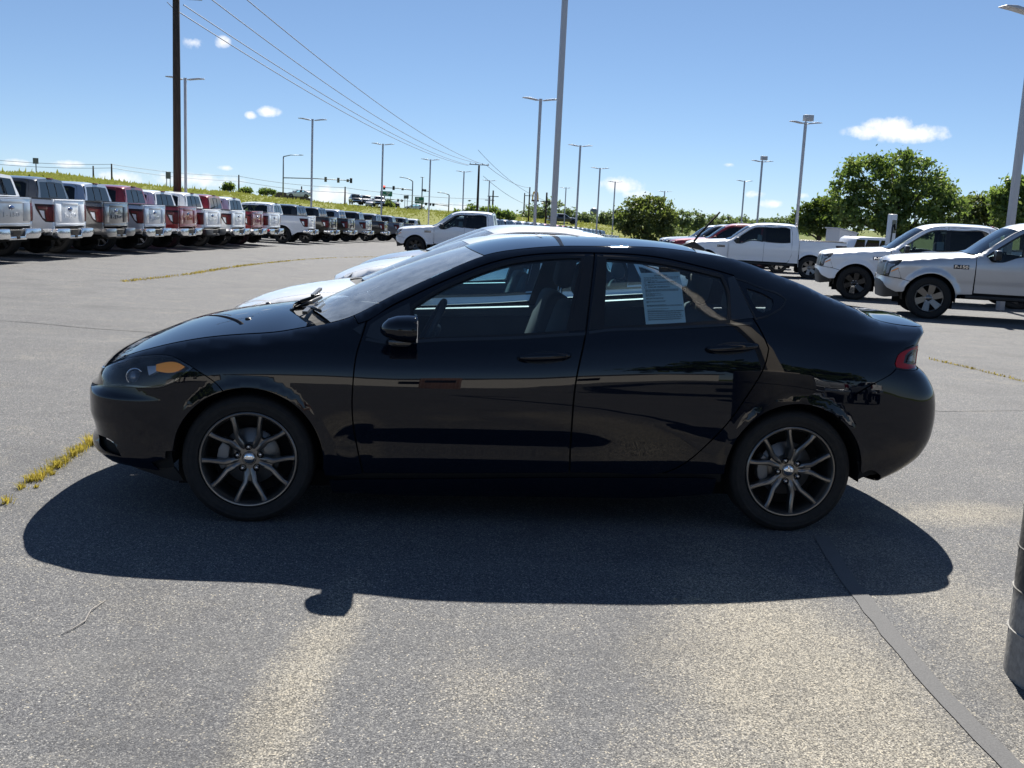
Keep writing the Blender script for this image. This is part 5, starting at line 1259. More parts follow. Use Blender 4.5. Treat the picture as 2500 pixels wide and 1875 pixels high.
    for x in (-.08,.85):
        for y in (-.42,.42):
            q=MB().box((x-.25,y-.27,.75),(x+.25,y+.27,.95)).build('seat_cushion',M['tseat'],root,bevel=.05)
            q=MB().box((x+.17,y-.26,.9),(x+.32,y+.26,1.46)).build('seat_back',M['tseat'],root,bevel=.05)
            MB().box((x+.24,y-.13,1.48),(x+.33,y+.13,1.68)).build('headrest',M['tseat'],root,bevel=.04)
    Mx=Matrix.Translation((-.56,-.42,1.17))@Matrix.Rotation(R(-62),4,'Y')
    MB().tube([Mx@Vector((.19*math.cos(a),.19*math.sin(a),0)) for a in np.linspace(0,2*math.pi,25)],.016,6,cap=False).build('steering_wheel',M['dash'],root)
    for sg in (-1,1):
        mm=MB().box((-.80,min(sg*1.02,sg*1.27),1.19),(-.69,max(sg*1.02,sg*1.27),1.37)).build('wing_mirror',M['trim'],root,bevel=.025)
        MB().box((-.795,min(sg*1.02,sg*1.26),1.335),(-.70,max(sg*1.02,sg*1.26),1.378)).build('mirror_cap',paint,mm,bevel=.015)
        MB().box((-.79,min(sg*.93,sg*1.05),1.19),(-.72,max(sg*.93,sg*1.05),1.24)).build('mirror_arm',M['trim'],mm)
        MB().box((-1.2,sg*.96,.44),(1.3,sg*.99,.50)).build('running_board',M['plastic'],root,bevel=.01)
        MT=Matrix.Translation((-1.33,sg*.995,1.03))@(Matrix.Rotation(R(90),4,'X') if sg<0 else Matrix.Rotation(R(180),4,'Z')@Matrix.Rotation(R(90),4,'X'))
        bd=MB().box((-1.47,min(sg*.985,sg*1.004),.99),(-1.19,max(sg*.985,sg*1.004),1.07)).build('fender_badge',M['badge'],root,bevel=.006)
        text_mesh('letters','F-150',.075,M['chrome'],bd,MT@Matrix.Translation((0,0,.010)),extrude=.003,width=.24,offset=.002)
        for cx in (-1.845,1.845):
            V=[];F=[];n=14
            for k in range(n+1):
                a=R(-8+196*k/n)
                for y in (.93,.55):V.append((cx+.49*math.cos(a),sg*y,.41+.49*math.sin(a)))
            for k in range(n):F.append((2*k,2*k+1,2*k+3,2*k+2))
            V+=[(cx-.5,sg*.55,.2),(cx+.5,sg*.55,.2),(cx+.5,sg*.55,.95),(cx-.5,sg*.55,.95)];q=len(V);F.append((q-4,q-3,q-2,q-1))
            MB().add(V,F).build('wheel_well',M['under'],root,fix=False)
    ups=[(u,zt(u)-.02) for u in np.linspace(-1.0,1.40,40)]+[(1.40,.60),(-1.0,.60)]
    both(lift_panel('inner_shell',ups,s,M['plastic'],root,holes=[inset(smooth_poly(gF,.06),.004),inset(smooth_poly(gR,.06),.004)],step=.12,off=-.04,depth=0,smooth=False))
    for cx in (-1.845,1.845):
        for sg in (-1,1):truck_wheel(root,(cx,sg*.985,.405),wheels,sg)
PLACED=[]
def repaint(o,old,new):
    if o.type!='MESH':return
    for sl in o.material_slots:
        if sl.material==old:sl.link='OBJECT';sl.material=new
def clone(root,loc,rz,label,group,swaps=(),cat='truck'):
    r=root.copy();col.objects.link(r);r.location=loc;r.rotation_euler=(0,0,rz);tag(r,label,cat,group)
    def rec(a,p):
        for ch in a.children:
            c=ch.copy();col.objects.link(c);c.parent=p
            for old,new in swaps:
                if c.type=='MESH':
                    for k,sl in enumerate(ch.material_slots):
                        if sl.material==old:c.material_slots[k].link='OBJECT';c.material_slots[k].material=new
            rec(ch,c)
    rec(root,r)
    return r
def joined_mesh(root,name):
    """all parts of a thing as one mesh (for copies too far away to show parts)"""
    V=[];F=[];MI=[];mats=[];SM=[]
    bpy.context.view_layer.update()
    inv=root.matrix_world.inverted()
    def rec(o):
        for ch in o.children:
            if ch.type=='MESH':
                Mx=inv@ch.matrix_world;me=ch.data;n=len(V);neg=Mx.determinant()<0
                V.extend([tuple(Mx@v.co) for v in me.vertices])
                mi=[]
                for sl in ch.material_slots:
                    if sl.material not in mats:mats.append(sl.material)
                    mi.append(mats.index(sl.material))
                for p in me.polygons:
                    q=[n+i for i in p.vertices];F.append(q[::-1] if neg else q);MI.append(mi[p.material_index] if mi else 0);SM.append(p.use_smooth)
            rec(ch)
    rec(root)
    me=bpy.data.meshes.new(name);me.from_pydata(V,[],F)
    for m in mats:me.materials.append(m)
    me.polygons.foreach_set('material_index',MI);me.polygons.foreach_set('use_smooth',SM);me.update()
    return me,mats
# ---------------------------------------------------------------- parked vehicles
SPX=dict(PX);SPX['headlamp']=[(-2.12,.70),(-2.05,.722),(-1.93,.742),(-1.82,.755),(-1.74,.760),(-1.67,.762),(-1.60,.756),(-1.68,.72),(-1.76,.685),(-1.84,.645),(-1.95,.65),(-2.09,.665),(-2.12,.68)]
SPX['amber']=[(-1.80,.738),(-1.70,.748),(-1.645,.748),(-1.70,.728),(-1.80,.708)];SPX['lens']=[(-1.90,.72),(-1.82,.73),(-1.82,.69),(-1.88,.68)];SPX['proj']=[(-2.04,.70),(-1.96,.715),(-1.92,.70),(-1.92,.675),(-1.98,.67),(-2.03,.68)]
M['sedan_white']=car_paint('white_sedan_paint',(.80,.81,.82),rough=.4,dust=.05,dustc=(.6,.58,.54))
def seat_in(root):
    interior(root,None)
ZC2=[(-2.30,.66),(-2.235,.680),(-2.21,.692),(-2.08,.765),(-1.94,.828),(-1.79,.878),(-1.66,.911),(-1.49,.944),(-1.25,.983),(-1.16,.995),(-1.10,1.012),(-1.057,1.036),(-.608,1.240),(-.294,1.360),(-.155,1.395),(0,1.420),(.2,1.435),(.4,1.442),(.6,1.442),(.8,1.430),(1.0,1.40),(1.3,1.325),(1.6,1.225),(1.75,1.165),(1.85,1.125),(2.0,1.095),(2.2,1.075),(2.35,1.055)]
def place(r,x,y,rz=0):
    r.location=(x,y,gz(x,y)-.0);r.rotation_euler=(math.atan((gz(x,y+1)-gz(x,y-1))/2),0,rz) if abs(rz)<.1 else (0,0,rz)
s1=thing('white_sedan','white sedan parked right behind the black sedan, its hood showing past the windshield','car',group='sedans parked in a row behind the black one')
so=build_sedan(s1,hero_cs,SPX,ZC2,M['sedan_white'],step=.06);seat_in(s1);wing_mirror(s1,M['sedan_white'])
for cx in (-1.3515,1.3515):
    for sg in (-1,1):
        wo=make_wheel(s1,dict(rim=M['alloy'] if 'alloy' in M else M['rim']),20,.233,.3165,.222);wo.location=(cx,sg*.883,.3125)
        if sg>0:wo.rotation_euler=(0,0,math.pi)
place(s1,.12,3.1);s1.scale=(1,1,.97);s1.location.z-=.02
SW=M['sedan_white']
s2=clone(s1,(1.0,7.5,0),0,'white sedan with amber-cornered headlamp, second behind the black sedan','sedans parked in a row behind the black one',cat='car');place(s2,.62,7.5);s2.scale=(1,1,1)
s3=clone(s1,(1.05,10.6,0),0,'pale silver sedan mostly hidden behind the white sedan with the visible headlamp','sedans parked in a row behind the black one',[(SW,PAINT['silver'])],cat='car');place(s3,.75,10.5);s3.scale=(1,1,1)
# --- trucks
def sticker(root):
    cs=CarSurf(TCAB);s=side_surf(cs)
    lift_panel('window_sticker',[(-.06,1.30),(.10,1.30),(.10,1.50),(-.06,1.50)],s,pmat('sticker_paper',(.6,.68,.68),.8),root,step=.1,off=-.016,depth=.001,smooth=False)
WH=M['white']
def truck_at_corner(px,d,rz,corner=(3.23,.95)):
    p=at(px,520,d);c,s=math.cos(rz),math.sin(rz)
    x=p.x-(c*corner[0]-s*corner[1]);y=p.y-(s*corner[0]+c*corner[1]);return x,y
rzL=R(-8)
protoB=thing('pickup_truck','proto','truck');build_truck(protoB,WH,'six')
GL='pickup trucks backed along the grass bank'
row1=[(95,23.2,'silver','silver pickup cut by the left edge, nearest in the row of tailgates','multi'),(228,26,'white','white pickup with red tail lamps, second tailgate from the left edge',None),(330,28.8,'grey','dark grey pickup, third tailgate from the left edge',None),(419.5,31.6,'blue','pale ice-blue pickup between the grey and the first red tailgate',None),(491,34.4,'red','red pickup below the wooden utility pole, nearer of the two red tailgates',None),(551,37.2,'white','white pickup just right of the nearer red tailgate',None),(604,40,'white','white pickup just left of the farther red tailgate',None),(651,42.8,'red','red pickup farther along the row, second of the two red tailgates',None),(692.6,45.8,'white','white pickup just right of the farther red tailgate',None),(777.6,52,'white','white pickup with black wheel and bed side in full view after the gap',None)]
first=True;JIT=random.Random(9)
for px,d,c,lab,wst in row1:
    rz_=rzL+R(JIT.uniform(-2.2,2.2));x,y=truck_at_corner(px,d,rz_);x+=JIT.uniform(-.02,.10)
    sw=[] if c=='white' else [(WH,PAINT[c])]
    if c in('grey','white'):sw.append((M['bumper_chrome'],PAINT['grey'] if c=='grey' else M['bumper_chrome']))
    if d in(26,40,52):pass
    if lab.startswith('white') and 'just right of the nearer' in lab:sw.append((M['bumper_chrome'],M['plastic']))
    if wst=='multi' or c in('red','blue'):sw.append((M['blackrim'],M['alloy']))
    if c=='white' and first:
        pass
    r=clone(protoB,(x,y,gz(x,y)),rz_,lab,GL,sw);r.scale=(1,1,JIT.uniform(.985,1.025))
lodmesh,lodm=joined_mesh(protoB,'pickup_truck')
def lod_truck(x,y,rz,c,lab,group,mesh=None,mats=None):
    o=bpy.data.objects.new('pickup_truck',mesh or lodmesh);col.objects.link(o);o.location=(x,y,gz(x,y));o.rotation_euler=(0,0,rz)
    ms=mats or lodm
    if c!='white':
        k=ms.index(WH);o.material_slots[k].link='OBJECT';o.material_slots[k].material=PAINT[c]
    return tag(o,lab,'truck',group)
far1=[(831,56,'black','black pickup next after the white one with the black wheel'),(874,61,'black','black pickup, second of the two black tailgates'),(914.6,66,'silver','silver pickup between black ones in the middle of the row'),(954,71.5,'black','black pickup left of the nose of the white pickup facing left'),(992,77,'slate','slate blue pickup above the hood of the white pickup facing left'),(1023,83,'slate','slate pickup half hidden by the windshield of the white pickup facing left'),(1050,90,'grey','dark grey pickup nearly hidden by the white pickup facing left')]
for px,d,c,lab in far1:
    rz_=R(-9+JIT.uniform(-3,3));x,y=truck_at_corner(px,d,rz_);lod_truck(x,y,rz_,c,lab,GL)
ORD=['first','second','third','fourth','fifth','sixth','seventh','eighth','ninth','tenth','eleventh','twelfth','thirteenth','fourteenth','fifteenth','sixteenth','seventeenth','eighteenth','nineteenth','twentieth','twenty-first']
G2='far pickup trucks seen over the roof of the black sedan'
rng=random.Random(21);A=at(1238,540,64);B=at(1512,560,122);n2=21
for i in range(n2):
    t=i/(n2-1);p=A.lerp(B,t);c=rng.choice(['white','white','slate','dkblue','white','silver','grey','white','red'] if i>2 else ['white','white','slate'])
    rz=R(-24);x=p.x-3.23*math.cos(rz);y=p.y-3.23*math.sin(rz)
    lod_truck(x,y,rz,c,'%s pickup from the left in the far row over the sedan roof, %s'%(ORD[i],dict(white='white',slate='slate grey',dkblue='navy',silver='silver',grey='dark grey',red='red')[c]),G2)
# protoB itself becomes one of the trucks: move it out of the origin
px_,d_=(1075,98);x,y=truck_at_corner(px_,d_,R(-9));protoB.location=(x,y,gz(x,y));protoB.rotation_euler=(0,0,R(-9));tag(protoB,'white pickup hidden behind the cab of the white pickup facing left','truck',GL)
# --- right-hand trucks facing left
protoA=thing('pickup_truck','silver pickup at the right edge with gunmetal wheel and fender badge','truck',group='pickups facing left on the right side');build_truck(protoA,WH,'aero',bumper=WH,step=.05);sticker(protoA)
def by_front_wheel(px,d,rz):
    p=at(px,700,d);c,s=math.cos(rz),math.sin(rz);lx,ly=-1.845,-.985
    return p.x-(c*lx-s*ly),p.y-(s*lx+c*ly)
GR_='pickups facing left on the right side'
rzR=R(-19)
x,y=by_front_wheel(2085,25.2,rzR);r=clone(protoA,(x,y,gz(x,y)),rzR,'white pickup with black wheel, just behind the silver one',GR_,[(M['rim'],M['blackrim'])])
x,y=by_front_wheel(1718,38.3,rzR);r=clone(protoA,(x,y,gz(x,y)),rzR,'white pickup seen in full side view with its tail lamp, beyond the black sedan roof',GR_)
x,y=by_front_wheel(1010,43.3,R(-9));r=clone(protoA,(x,y,gz(x,y)),R(-9),'white pickup facing left behind the sedans, over the windshield of the black sedan','pickup standing across the lot',[(M['rim'],M['blackrim'])])
lodA,lodAm=joined_mesh(protoA,'pickup_truck')
for px,d,c,lab in ((1672,43.5,'red','red pickup showing its hood and roof behind the white pickup in side view'),(1652,48.5,'grey','dark grey pickup showing a strip of hood left of the red one'),(1638,53.5,'silver','silver pickup nose farthest left in the right-hand row'),(1655,59,'blue','pale pickup roof farthest back in the right-hand row')):
    x,y=by_front_wheel(px,d,rzR);lod_truck(x,y,rzR,c,lab,GR_,lodA,lodAm)
x,y=by_front_wheel(2271,19.9,rzR);protoA.location=(x,y,gz(x,y));protoA.rotation_euler=(0,0,rzR)
def recolor(o,old,new):
    for ch in o.children:
        if ch.type=='MESH':
            for k,sl in enumerate(ch.material_slots):
                if sl.material==old:sl.link='OBJECT';sl.material=new
        recolor(ch,old,new)
recolor(protoA,WH,PAINT['silver'])
# cars on the highway
sedlod,sedm=joined_mesh(s1,'far_car')
for px,py,d,rz,c,lab,tr in ((868,499,196,R(100),'black','dark vehicle at the left of the cluster on the highway crest',1),(893,501,200,R(100),'white','white vehicle second in the cluster on the highway crest',1),(908,505,195,R(80),'silver','grey car third in the cluster on the highway crest',0),(925,504,190,R(95),'white','white truck facing the camera below the street name sign',1),(965,509,210,R(-90),'black','dark car right of the street name sign',0),(1012,514,225,R(0),'white','white car on the highway below the green route sign',0),(1375,546,205,R(180),'dkblue','dark blue vehicle driving along the far grass slope',1),(730,482,190,R(0),'white','white car roof on the hill in front of the building',0)):
    p=at(px,py,d);o=bpy.data.objects.new('highway_truck' if tr else 'highway_car',lodmesh if tr else sedlod);col.objects.link(o);o.location=p;o.rotation_euler=(0,0,rz)
    ms,w_=(lodm,WH) if tr else (sedm,SW)
    if c!='white':
        k=ms.index(w_);o.material_slots[k].link='OBJECT';o.material_slots[k].material=PAINT[c]
    tag(o,lab,'truck' if tr else 'car','vehicles on the highway')
# ---------------------------------------------------------------- light poles, utility poles, signals, signs
POLE=pmat('pale_pole_paint',(.50,.50,.52),.5,.2);GALV=pmat('galvanised_steel',(.22,.23,.24),.5,.6);WOOD=None
def wood():
    m,t,b=newmat('creosoted_wood');v=coords(t);mp=t.nodes.new('ShaderNodeMapping');mp.inputs['Scale'].default_value=(14,14,.7);t.links.new(v,mp.inputs[0]);n=noise(t,2.,6,.7,mp.outputs[0])
    t.links.new(ramp(t,n,[(.3,(.022,.016,.012)),(.7,(.085,.06,.042))]),b.inputs['Base Color']);b.inputs['Roughness'].default_value=.9;bump(t,b,n,.5,.02);return m
WOOD=wood()
def dist_for_top(px,py,H):
    lo,hi=8.,500.
    for _ in range(60):
        d=(lo+hi)/2;p=at(px,py,d)
        if p.z-gz(p.x,min(p.y,170))<H:lo=d
        else:hi=d
    return d
def head(m,sg,style):
    L=.62
    if style=='flat':
        return [(sg*.07,-.02),(sg*.20,.03),(sg*L,.10),(sg*(L+.28),.085),(sg*(L+.30),.06),(sg*L,.03),(sg*.22,-.03)]
    return [(sg*.07,-.08),(sg*.25,.0),(sg*.55,.045),(sg*.95,.05),(sg*1.0,.03),(sg*.6,.0),(sg*.3,-.06)]
def light_pole(px,py,label,H=7.6,w=.13,rz=.1,style='flat',box=False,d=None,base=None,group='parking lot light poles',heads=(-1,1)):
    if base is not None:p=at(base[0],base[1],d)
    else:
        d=dist_for_top(px,py,H);p=at(px,py,d)
    z0=gz(p.x,min(p.y,170))
    r=thing('light_pole',label,'light pole',(p.x,p.y,z0),rz,group)
    MB().box((-w/2,-w/2,0),(w/2,w/2,H)).build('pole',POLE,r,bevel=.012)
    if base is None:MB().lathe([(.26,-.2),(.26,.55),(.24,.6),(0,.6)],16,'z').build('concrete_base',CONC,r)
    for sg in heads:
        m=MB();m.prism(head(m,sg,style),-.14,.14,Matrix.Translation((0,0,H-.03)));m.build('lamp_head',POLE,r,bevel=.012)
    MB().box((-w*.6,-w*.6,H),(w*.6,w*.6,H+.03)).build('pole_cap',POLE,r)
    if box:
        MB().box((-.12,-.15,H+.1),(.38,.15,H+.42)).box((-.03,-.03,H),(.03,.03,H+.15)).build('camera_box',POLE,r,bevel=.015)
    return r
def conc():
    m,t,b=newmat('weathered_concrete');v=coords(t);n=noise(t,3.5,6,.7,v);n2=noise(t,40,4,.6,v)
    zz=t.nodes.new('ShaderNodeSeparateXYZ');t.links.new(v,zz.inputs[0])
    paint=ramp(t,mth(t,'ADD',zz.outputs[2],mth(t,'MULTIPLY',mth(t,'SUBTRACT',n,.5),.35)),[(.26,0.),(.34,1.)])
    c=nmix(t,ramp(t,n2,[(.3,(.20,.195,.185)),(.7,(.34,.33,.31))]),ramp(t,n,[(.3,(.035,.035,.035)),(.75,(.12,.115,.105))]),paint)
    t.links.new(c,b.inputs['Base Color']);b.inputs['Roughness'].default_value=.75;bump(t,b,n2,.3,.01);return m
CONC=pmat('concrete_base',(.32,.31,.29),.9);CONC2=conc()
for a in [(452,192,'pale light pole beside the wooden utility pole'),(763,292,'light pole in front of the traffic signal mast'),(935,352,'light pole standing by the green street name sign'),(1051,390,'light pole left of the distant wooden utility pole',),(1133,419,'light pole just left of the far crossarm pole'),(1195,441,'small far light pole just right of the crossarm pole')]:
    light_pole(*a,rz=.12)
light_pole(0,0,'thick light pole leaving the top of the view at its centre',d=27.5,base=(1349,579),H=9,w=.14)
for a in [(1320,243,'tall light pole left of the thick centre pole, with a flood head'),(1417,356,'light pole right of the thick centre pole'),(1465,411,'second light pole right of the thick centre pole'),(1502,444,'light pole touching the left edge of the round tree')]:light_pole(*a,rz=.1)
light_pole(1382,458,'light pole with a curved twin arm behind the thick centre pole',style='curve',rz=0);light_pole(1623,467,'light pole with a curved twin arm in front of the round tree',style='curve',rz=0)
light_pole(1818,442,'plain light pole, leftmost of the three over the white pickup');light_pole(1861,394,'light pole with a camera box, middle of the three over the white pickup',box=True);light_pole(1967,300,'tallest light pole with a camera box over the white pickup',box=True)
light_pole(2246,422,'light pole in front of the tallest tree');light_pole(0,0,'light pole at the right edge behind the silver pickup',d=23.5,base=(2463,580),H=6.55,w=.14,rz=R(10))
# the concrete base at the right edge, with its own beige light pole (it mirrors in the black sedan)
bp=Vector((1.855,-2.62,0))
r=thing('pole_base','round dark-painted concrete pole base at the lower right edge','pole base',bp)
MB().lathe([(.30,-.05),(.30,.95),(.285,.99),(0,1.0)],48,'z').build('drum',CONC2,r)
for z in (.10,.25,.40,.55,.70):
    pts=[(.302*math.cos(a),.302*math.sin(a),z+.15*a/(2*math.pi)) for a in np.linspace(0,2*math.pi,41)];MB().tube(pts,.004,5).build('spiral_seam',CONC2,r)
BEIGE=pmat('beige_pole_paint',(.48,.43,.36),.5)
r2=thing('light_pole','beige light pole standing on the dark concrete base, seen mirrored in the rear window','light pole',(bp.x,bp.y,1.0),0)
MB().box((-.075,-.075,0),(.075,.075,6.6)).build('pole',BEIGE,r2,bevel=.015);MB().box((-.16,-.16,0),(.16,.16,.03)).build('base_plate',BEIGE,r2,bevel=.006)
m=MB();m.prism([(.05,6.5),(.9,6.62),(.9,6.55),(.05,6.4)],-.15,.15);m.build('lamp_head',BEIGE,r2,bevel=.01)
# utility poles
def crossarm_pole(px,ybase,d,H,label,arm_z,arm_w,rad=.15,rz=0,z0=None,arms=1):
    p=at(px,ybase,d);zb=gz(p.x,min(p.y,170)) if z0 is None else z0
    r=thing('utility_pole',label,'utility pole',(p.x,p.y,zb),rz)
    MB().tube([(0,0,-.3),(0,0,H*.5),(0,0,H)],[rad*1.05,rad*.95,rad*.75],12).build('pole',WOOD,r)
    for k in range(arms):
        MB().box((-arm_w/2,-.06-rad,arm_z-zb-.06-k*1.1),(arm_w/2,.04-rad,arm_z-zb+.06-k*1.1)).build('crossarm',GALV,r,bevel=.01)
        for x in (-.92,-.35,.35,.92):MB().lathe([(0,.15),(.04,.14),(.05,.07),(.03,.0)],10,'z',Matrix.Translation((x*arm_w/2,-rad,arm_z-zb+.06-k*1.1))).build('insulator',GALV,r)
    return p,zb
p1,z1=crossarm_pole(433,470,42,13,'wooden utility pole towering over the row of tailgates',at(433,10,42).z,2.1,.16,rz=-.05)
p2,z2=crossarm_pole(1165,520,128,9.2,'far wooden utility pole with a crossarm at the centre of the view',at(1167,403,128).z,2.4,.16)
small=[(273,440,170,400,'thin utility pole on the left bank'),(228,436,175,405,'short thin pole on the left bank, left of the wooden pole'),(583,467,190,427,'thin utility pole above the bank, right of the wooden pole'),(842,492,195,456,'thin utility pole left of the vehicles on the crest'),(1202,520,170,465,'thin pole with two crossarms right of the far crossarm pole'),(1194,520,200,478,'slim pole beside the pole with two crossarms'),(1290,535,200,457,'dark pole in front of the far trees, left of the thick pole'),(1279,515,230,471,'slim pole left of the far trees'),(1331,552,150,470,'dark pole between the two thick light poles'),(736,485,192,455,'short pole by the hilltop building')]
for px,yb,d,yt,lab in small:
    b=at(px,yb,d);H=at(px,yt,d).z-b.z
    r=thing('utility_pole',lab,'utility pole',b,0,'distant utility poles')
    MB().tube([(0,0,-.6),(0,0,H)],[.16,.12],8).build('pole',WOOD,r)
    if yb>515:MB().box((-.9,-.1,H*.72),(.9,.0,H*.72+.12)).build('crossarm',WOOD,r)
# wires
WIRE=pmat('wire_grey',(.20,.22,.26),.6,.3)
def wire(a,b,sag,label,rad=.02):
    a,b=Vector(a),Vector(b);pts=[a.lerp(b,t)-Vector((0,0,sag*4*t*(1-t))) for t in np.linspace(0,1,26)]
    tag(MB().tube(pts,rad,5,cap=False).build('power_line',WIRE,fix=False),label,'power line','overhead lines between the utility poles')
def pa(px,py,d):return at(px,py,d)
GW='overhead lines'
wire(pa(600,-3,44),pa(1187,403,128),1.0,'highest overhead line crossing from the top edge',.022)
wire(pa(505,-10,42),pa(1167,398,128),1.2,'second overhead line from the top',.022)
wire(pa(448,12,42),pa(1146,403,128),.9,'third overhead line running from the wooden pole',.022)
wire(pa(438,30,42),pa(1143,404,128),.95,'lowest overhead line running from the wooden pole',.022)
wire(pa(408,5,42),pa(433,30,42),.0,'short guy line left of the wooden pole',.016)
wire(pa(1187,403,128),pa(1292,458,200),.6,'right-hand line leaving the far crossarm',.03);wire(pa(1167,366,128),pa(1331,490,150),.8,'upper line leaving the far pole top',.025);wire(pa(1180,430,128),pa(1290,500,200),.5,'lower line leaving the far pole',.03)
for k,(y0,y1,y2,y3) in enumerate(((388,401,430,458),(398,410,442,470))):
    wire(pa(-40,y0,165),pa(273,y1,170),.3,'%s bank line left of the thin pole'%('upper','lower')[k],.035);wire(pa(273,y1,170),pa(583,y2,190),.4,'%s bank line between the thin poles'%('upper','lower')[k],.035);wire(pa(583,y2,190),pa(842,y3,195),.4,'%s bank line right of the second thin pole'%('upper','lower')[k],.035);wire(pa(842,y3,195),pa(1205,y3+28+k*6,200),.5,'%s bank line running behind the signs'%('upper','lower')[k],.035)
# traffic signals
SIGB=pmat('signal_black',(.015,.015,.016),.5);SIGY=pmat('signal_back',(.16,.15,.13),.6)
REDON=pmat('red_signal_light',(.5,.01,.01),.4,emis=((1,.06,.04),4.0))
def signal(label,pole_px,y_top,y_base,d,arm_y0,arm_px,arm_y1,heads,lum=None,rad=.13,lit=False):
    b=at(pole_px,y_base,d);H=at(pole_px,y_top,d).z-b.z
    r=thing('traffic_signal',label,'traffic signal',b,0,'signal masts on the highway')
    MB().tube([(0,0,-.5),(0,0,H)],[rad,rad*.8],10).build('mast',GALV,r)
    a0=at(pole_px,arm_y0,d)-b;a1=at(arm_px,arm_y1,d)-b
    MB().tube([a0,a0.lerp(a1,.5)+Vector((0,0,.1)),a1],[rad*.7,rad*.6,rad*.5],8).build('mast_arm',GALV,r)
    for i,(hx,hy,hh,back) in enumerate(heads):
        c=at(hx,hy,d-.3)-b;h=hh*d/FPX/2;hd=MB().box((c.x-.22,c.y-.12,c.z-h),(c.x+.22,c.y+.1,c.z+h)).build('signal_head',SIGY if back else SIGB,r,bevel=.03)
        if not back:
            for k,zz in enumerate((.62,0,-.62)):MB().lathe([(0,-.03),(.13,-.02),(.14,.03)],10,'y',Matrix.Translation((c.x,c.y-.13,c.z+zz*h))).build('signal_light',REDON if (lit and i==0 and k==0) else SIGB,hd)
    if lum:
        e=at(lum[0],lum[1],d)-b;mid=Vector((e.x*.45,e.y*.45,(H+e.z)/2+.15*abs(e.x)))
        MB().tube([(0,0,H),Vector((e.x*.4,0,H+(e.z-H)*.75)),e],[.09,.07,.05],8).build('luminaire_arm',GALV,r);MB().box((e.x-.35,-.12,e.z-.07),(e.x+.35,.12,e.z+.05)).build('luminaire',GALV,r,bevel=.03)
signal('signal mast with a long arm and a curved lamp, left on the highway',691,383,480,186,434,858,441,[(795,438,12,True),(826,440,12,True),(849,441,7,True),(857,441,12,False)],(737,379))
signal('signal mast with a lit red light beside the street name sign',1006,443,500,200,464,936,458,[(938,458,10,False),(961,459,10,False),(983,462,5,True)],(980,433),lit=True)
signal('signal mast with a pair of heads right of the green route sign',1029,438,512,205,465,1048,468,[(1032,464,6,False),(1038,465,6,False)],(1031,433))
signal('signal mast with an arm to the left and a straight lamp arm',1095,476,520,205,503,1034,497,[(1040,498,6,False),(1050,499,6,False),(1058,500,6,False)],(1072,470))
signal('low signal arm crossing above the white pickup cab',938,468,502,205,488,985,489,[(972,489,6,False),(981,490,6,True)])
# signs
GREEN=pmat('sign_green',(.006,.16,.085),.5);SWH=pmat('sign_white',(.7,.7,.7),.5);SGR=pmat('sign_back',(.16,.17,.175),.5,.4)
def sign(label,px,py,wpx,hpx,d,y_base,mat,posts=(-.35,.35),name='road_sign',text=None):
    b=at(px,y_base,d);c=at(px,py,d);k=d/FPX;w_,h_=wpx*k,hpx*k;r=thing(name,label,'sign',b,0)
    for q in posts:MB().tube([(q*w_,.08,-.5),(q*w_,.08,c.z-b.z+h_*.4)],.06,6).build('post',GALV,r)
    pl=MB().box((-w_/2,-.03,c.z-b.z-h_/2),(w_/2,.03,c.z-b.z+h_/2)).build('panel',mat,r)
    for tx,dx,dz,hh in (text or []):
        text_mesh('letters',tx,hh*h_,SWH,pl,Matrix.Translation((dx*w_,-.04,c.z-b.z+dz*h_))@Matrix.Rotation(R(90),4,'X'),extrude=.01,offset=.01)
    return r,c-b,w_,h_
sign('green street name sign with two lines of white lettering',942,473,29,12,195,512,GREEN,text=[('Blvd',.18,.2,.42),('South',-.02,-.26,.42)])
r,c,w_,h_=sign('green highway route sign with a shield and an arrow',1023,489,22,16,200,520,GREEN)
MB().box((-w_*.34,-.045,c.z+.12*h_),(-w_*.06,-.035,c.z+.40*h_)).build('route_shield',SWH,r,bevel=.0);MB().box((-w_*.4,-.045,c.z-.12*h_),(w_*.4,-.035,c.z-.04*h_)).build('text_line',SWH,r);MB().prism([(-.02*w_,c.z-.25*h_),(.06*w_,c.z-.25*h_),(.06*w_,c.z-.4*h_)],-.045,-.035).build('arrow',SWH,r)
sign('grey sign back on a single post at the far left of the bank',88,393,13,14,120,428,SGR,(0,));sign('grey sign back on two posts left of the wooden pole',411,428,12,17,150,456,SGR)
sign('left one of a pair of small square signs below the signals',988,481,6,8,200,505,SGR,(0,));sign('right one of a pair of small square signs below the signals',994,481,6,8,200,505,SGR,(0,))
# arches sign on a pole
d=240;b=at(1304,540,d);c=at(1305,481,d);k=d/FPX;r=thing('arches_sign','small roadside sign with two yellow arches, beside the tall light pole','sign',b,0)
MB().tube([(0,0,-1),(0,0,c.z-b.z)],.12,8).build('post',GALV,r);YEL=pmat('arch_yellow',(.75,.42,.02),.5)
m=MB()
for s_ in (-1,1):m.tube([(s_*.38*k*9+.35*k*9*math.cos(a)*1.0,-.1,c.z-b.z-.6+1.75*math.sin(a)) for a in np.linspace(0,math.pi,14)],.16,6)
m.build('arches',YEL,r);MB().box((-.85,-.12,c.z-b.z-1.05),(.85,.1,c.z-b.z-.62)).build('sign_board',pmat('sign_brown',(.12,.05,.03),.6),r)
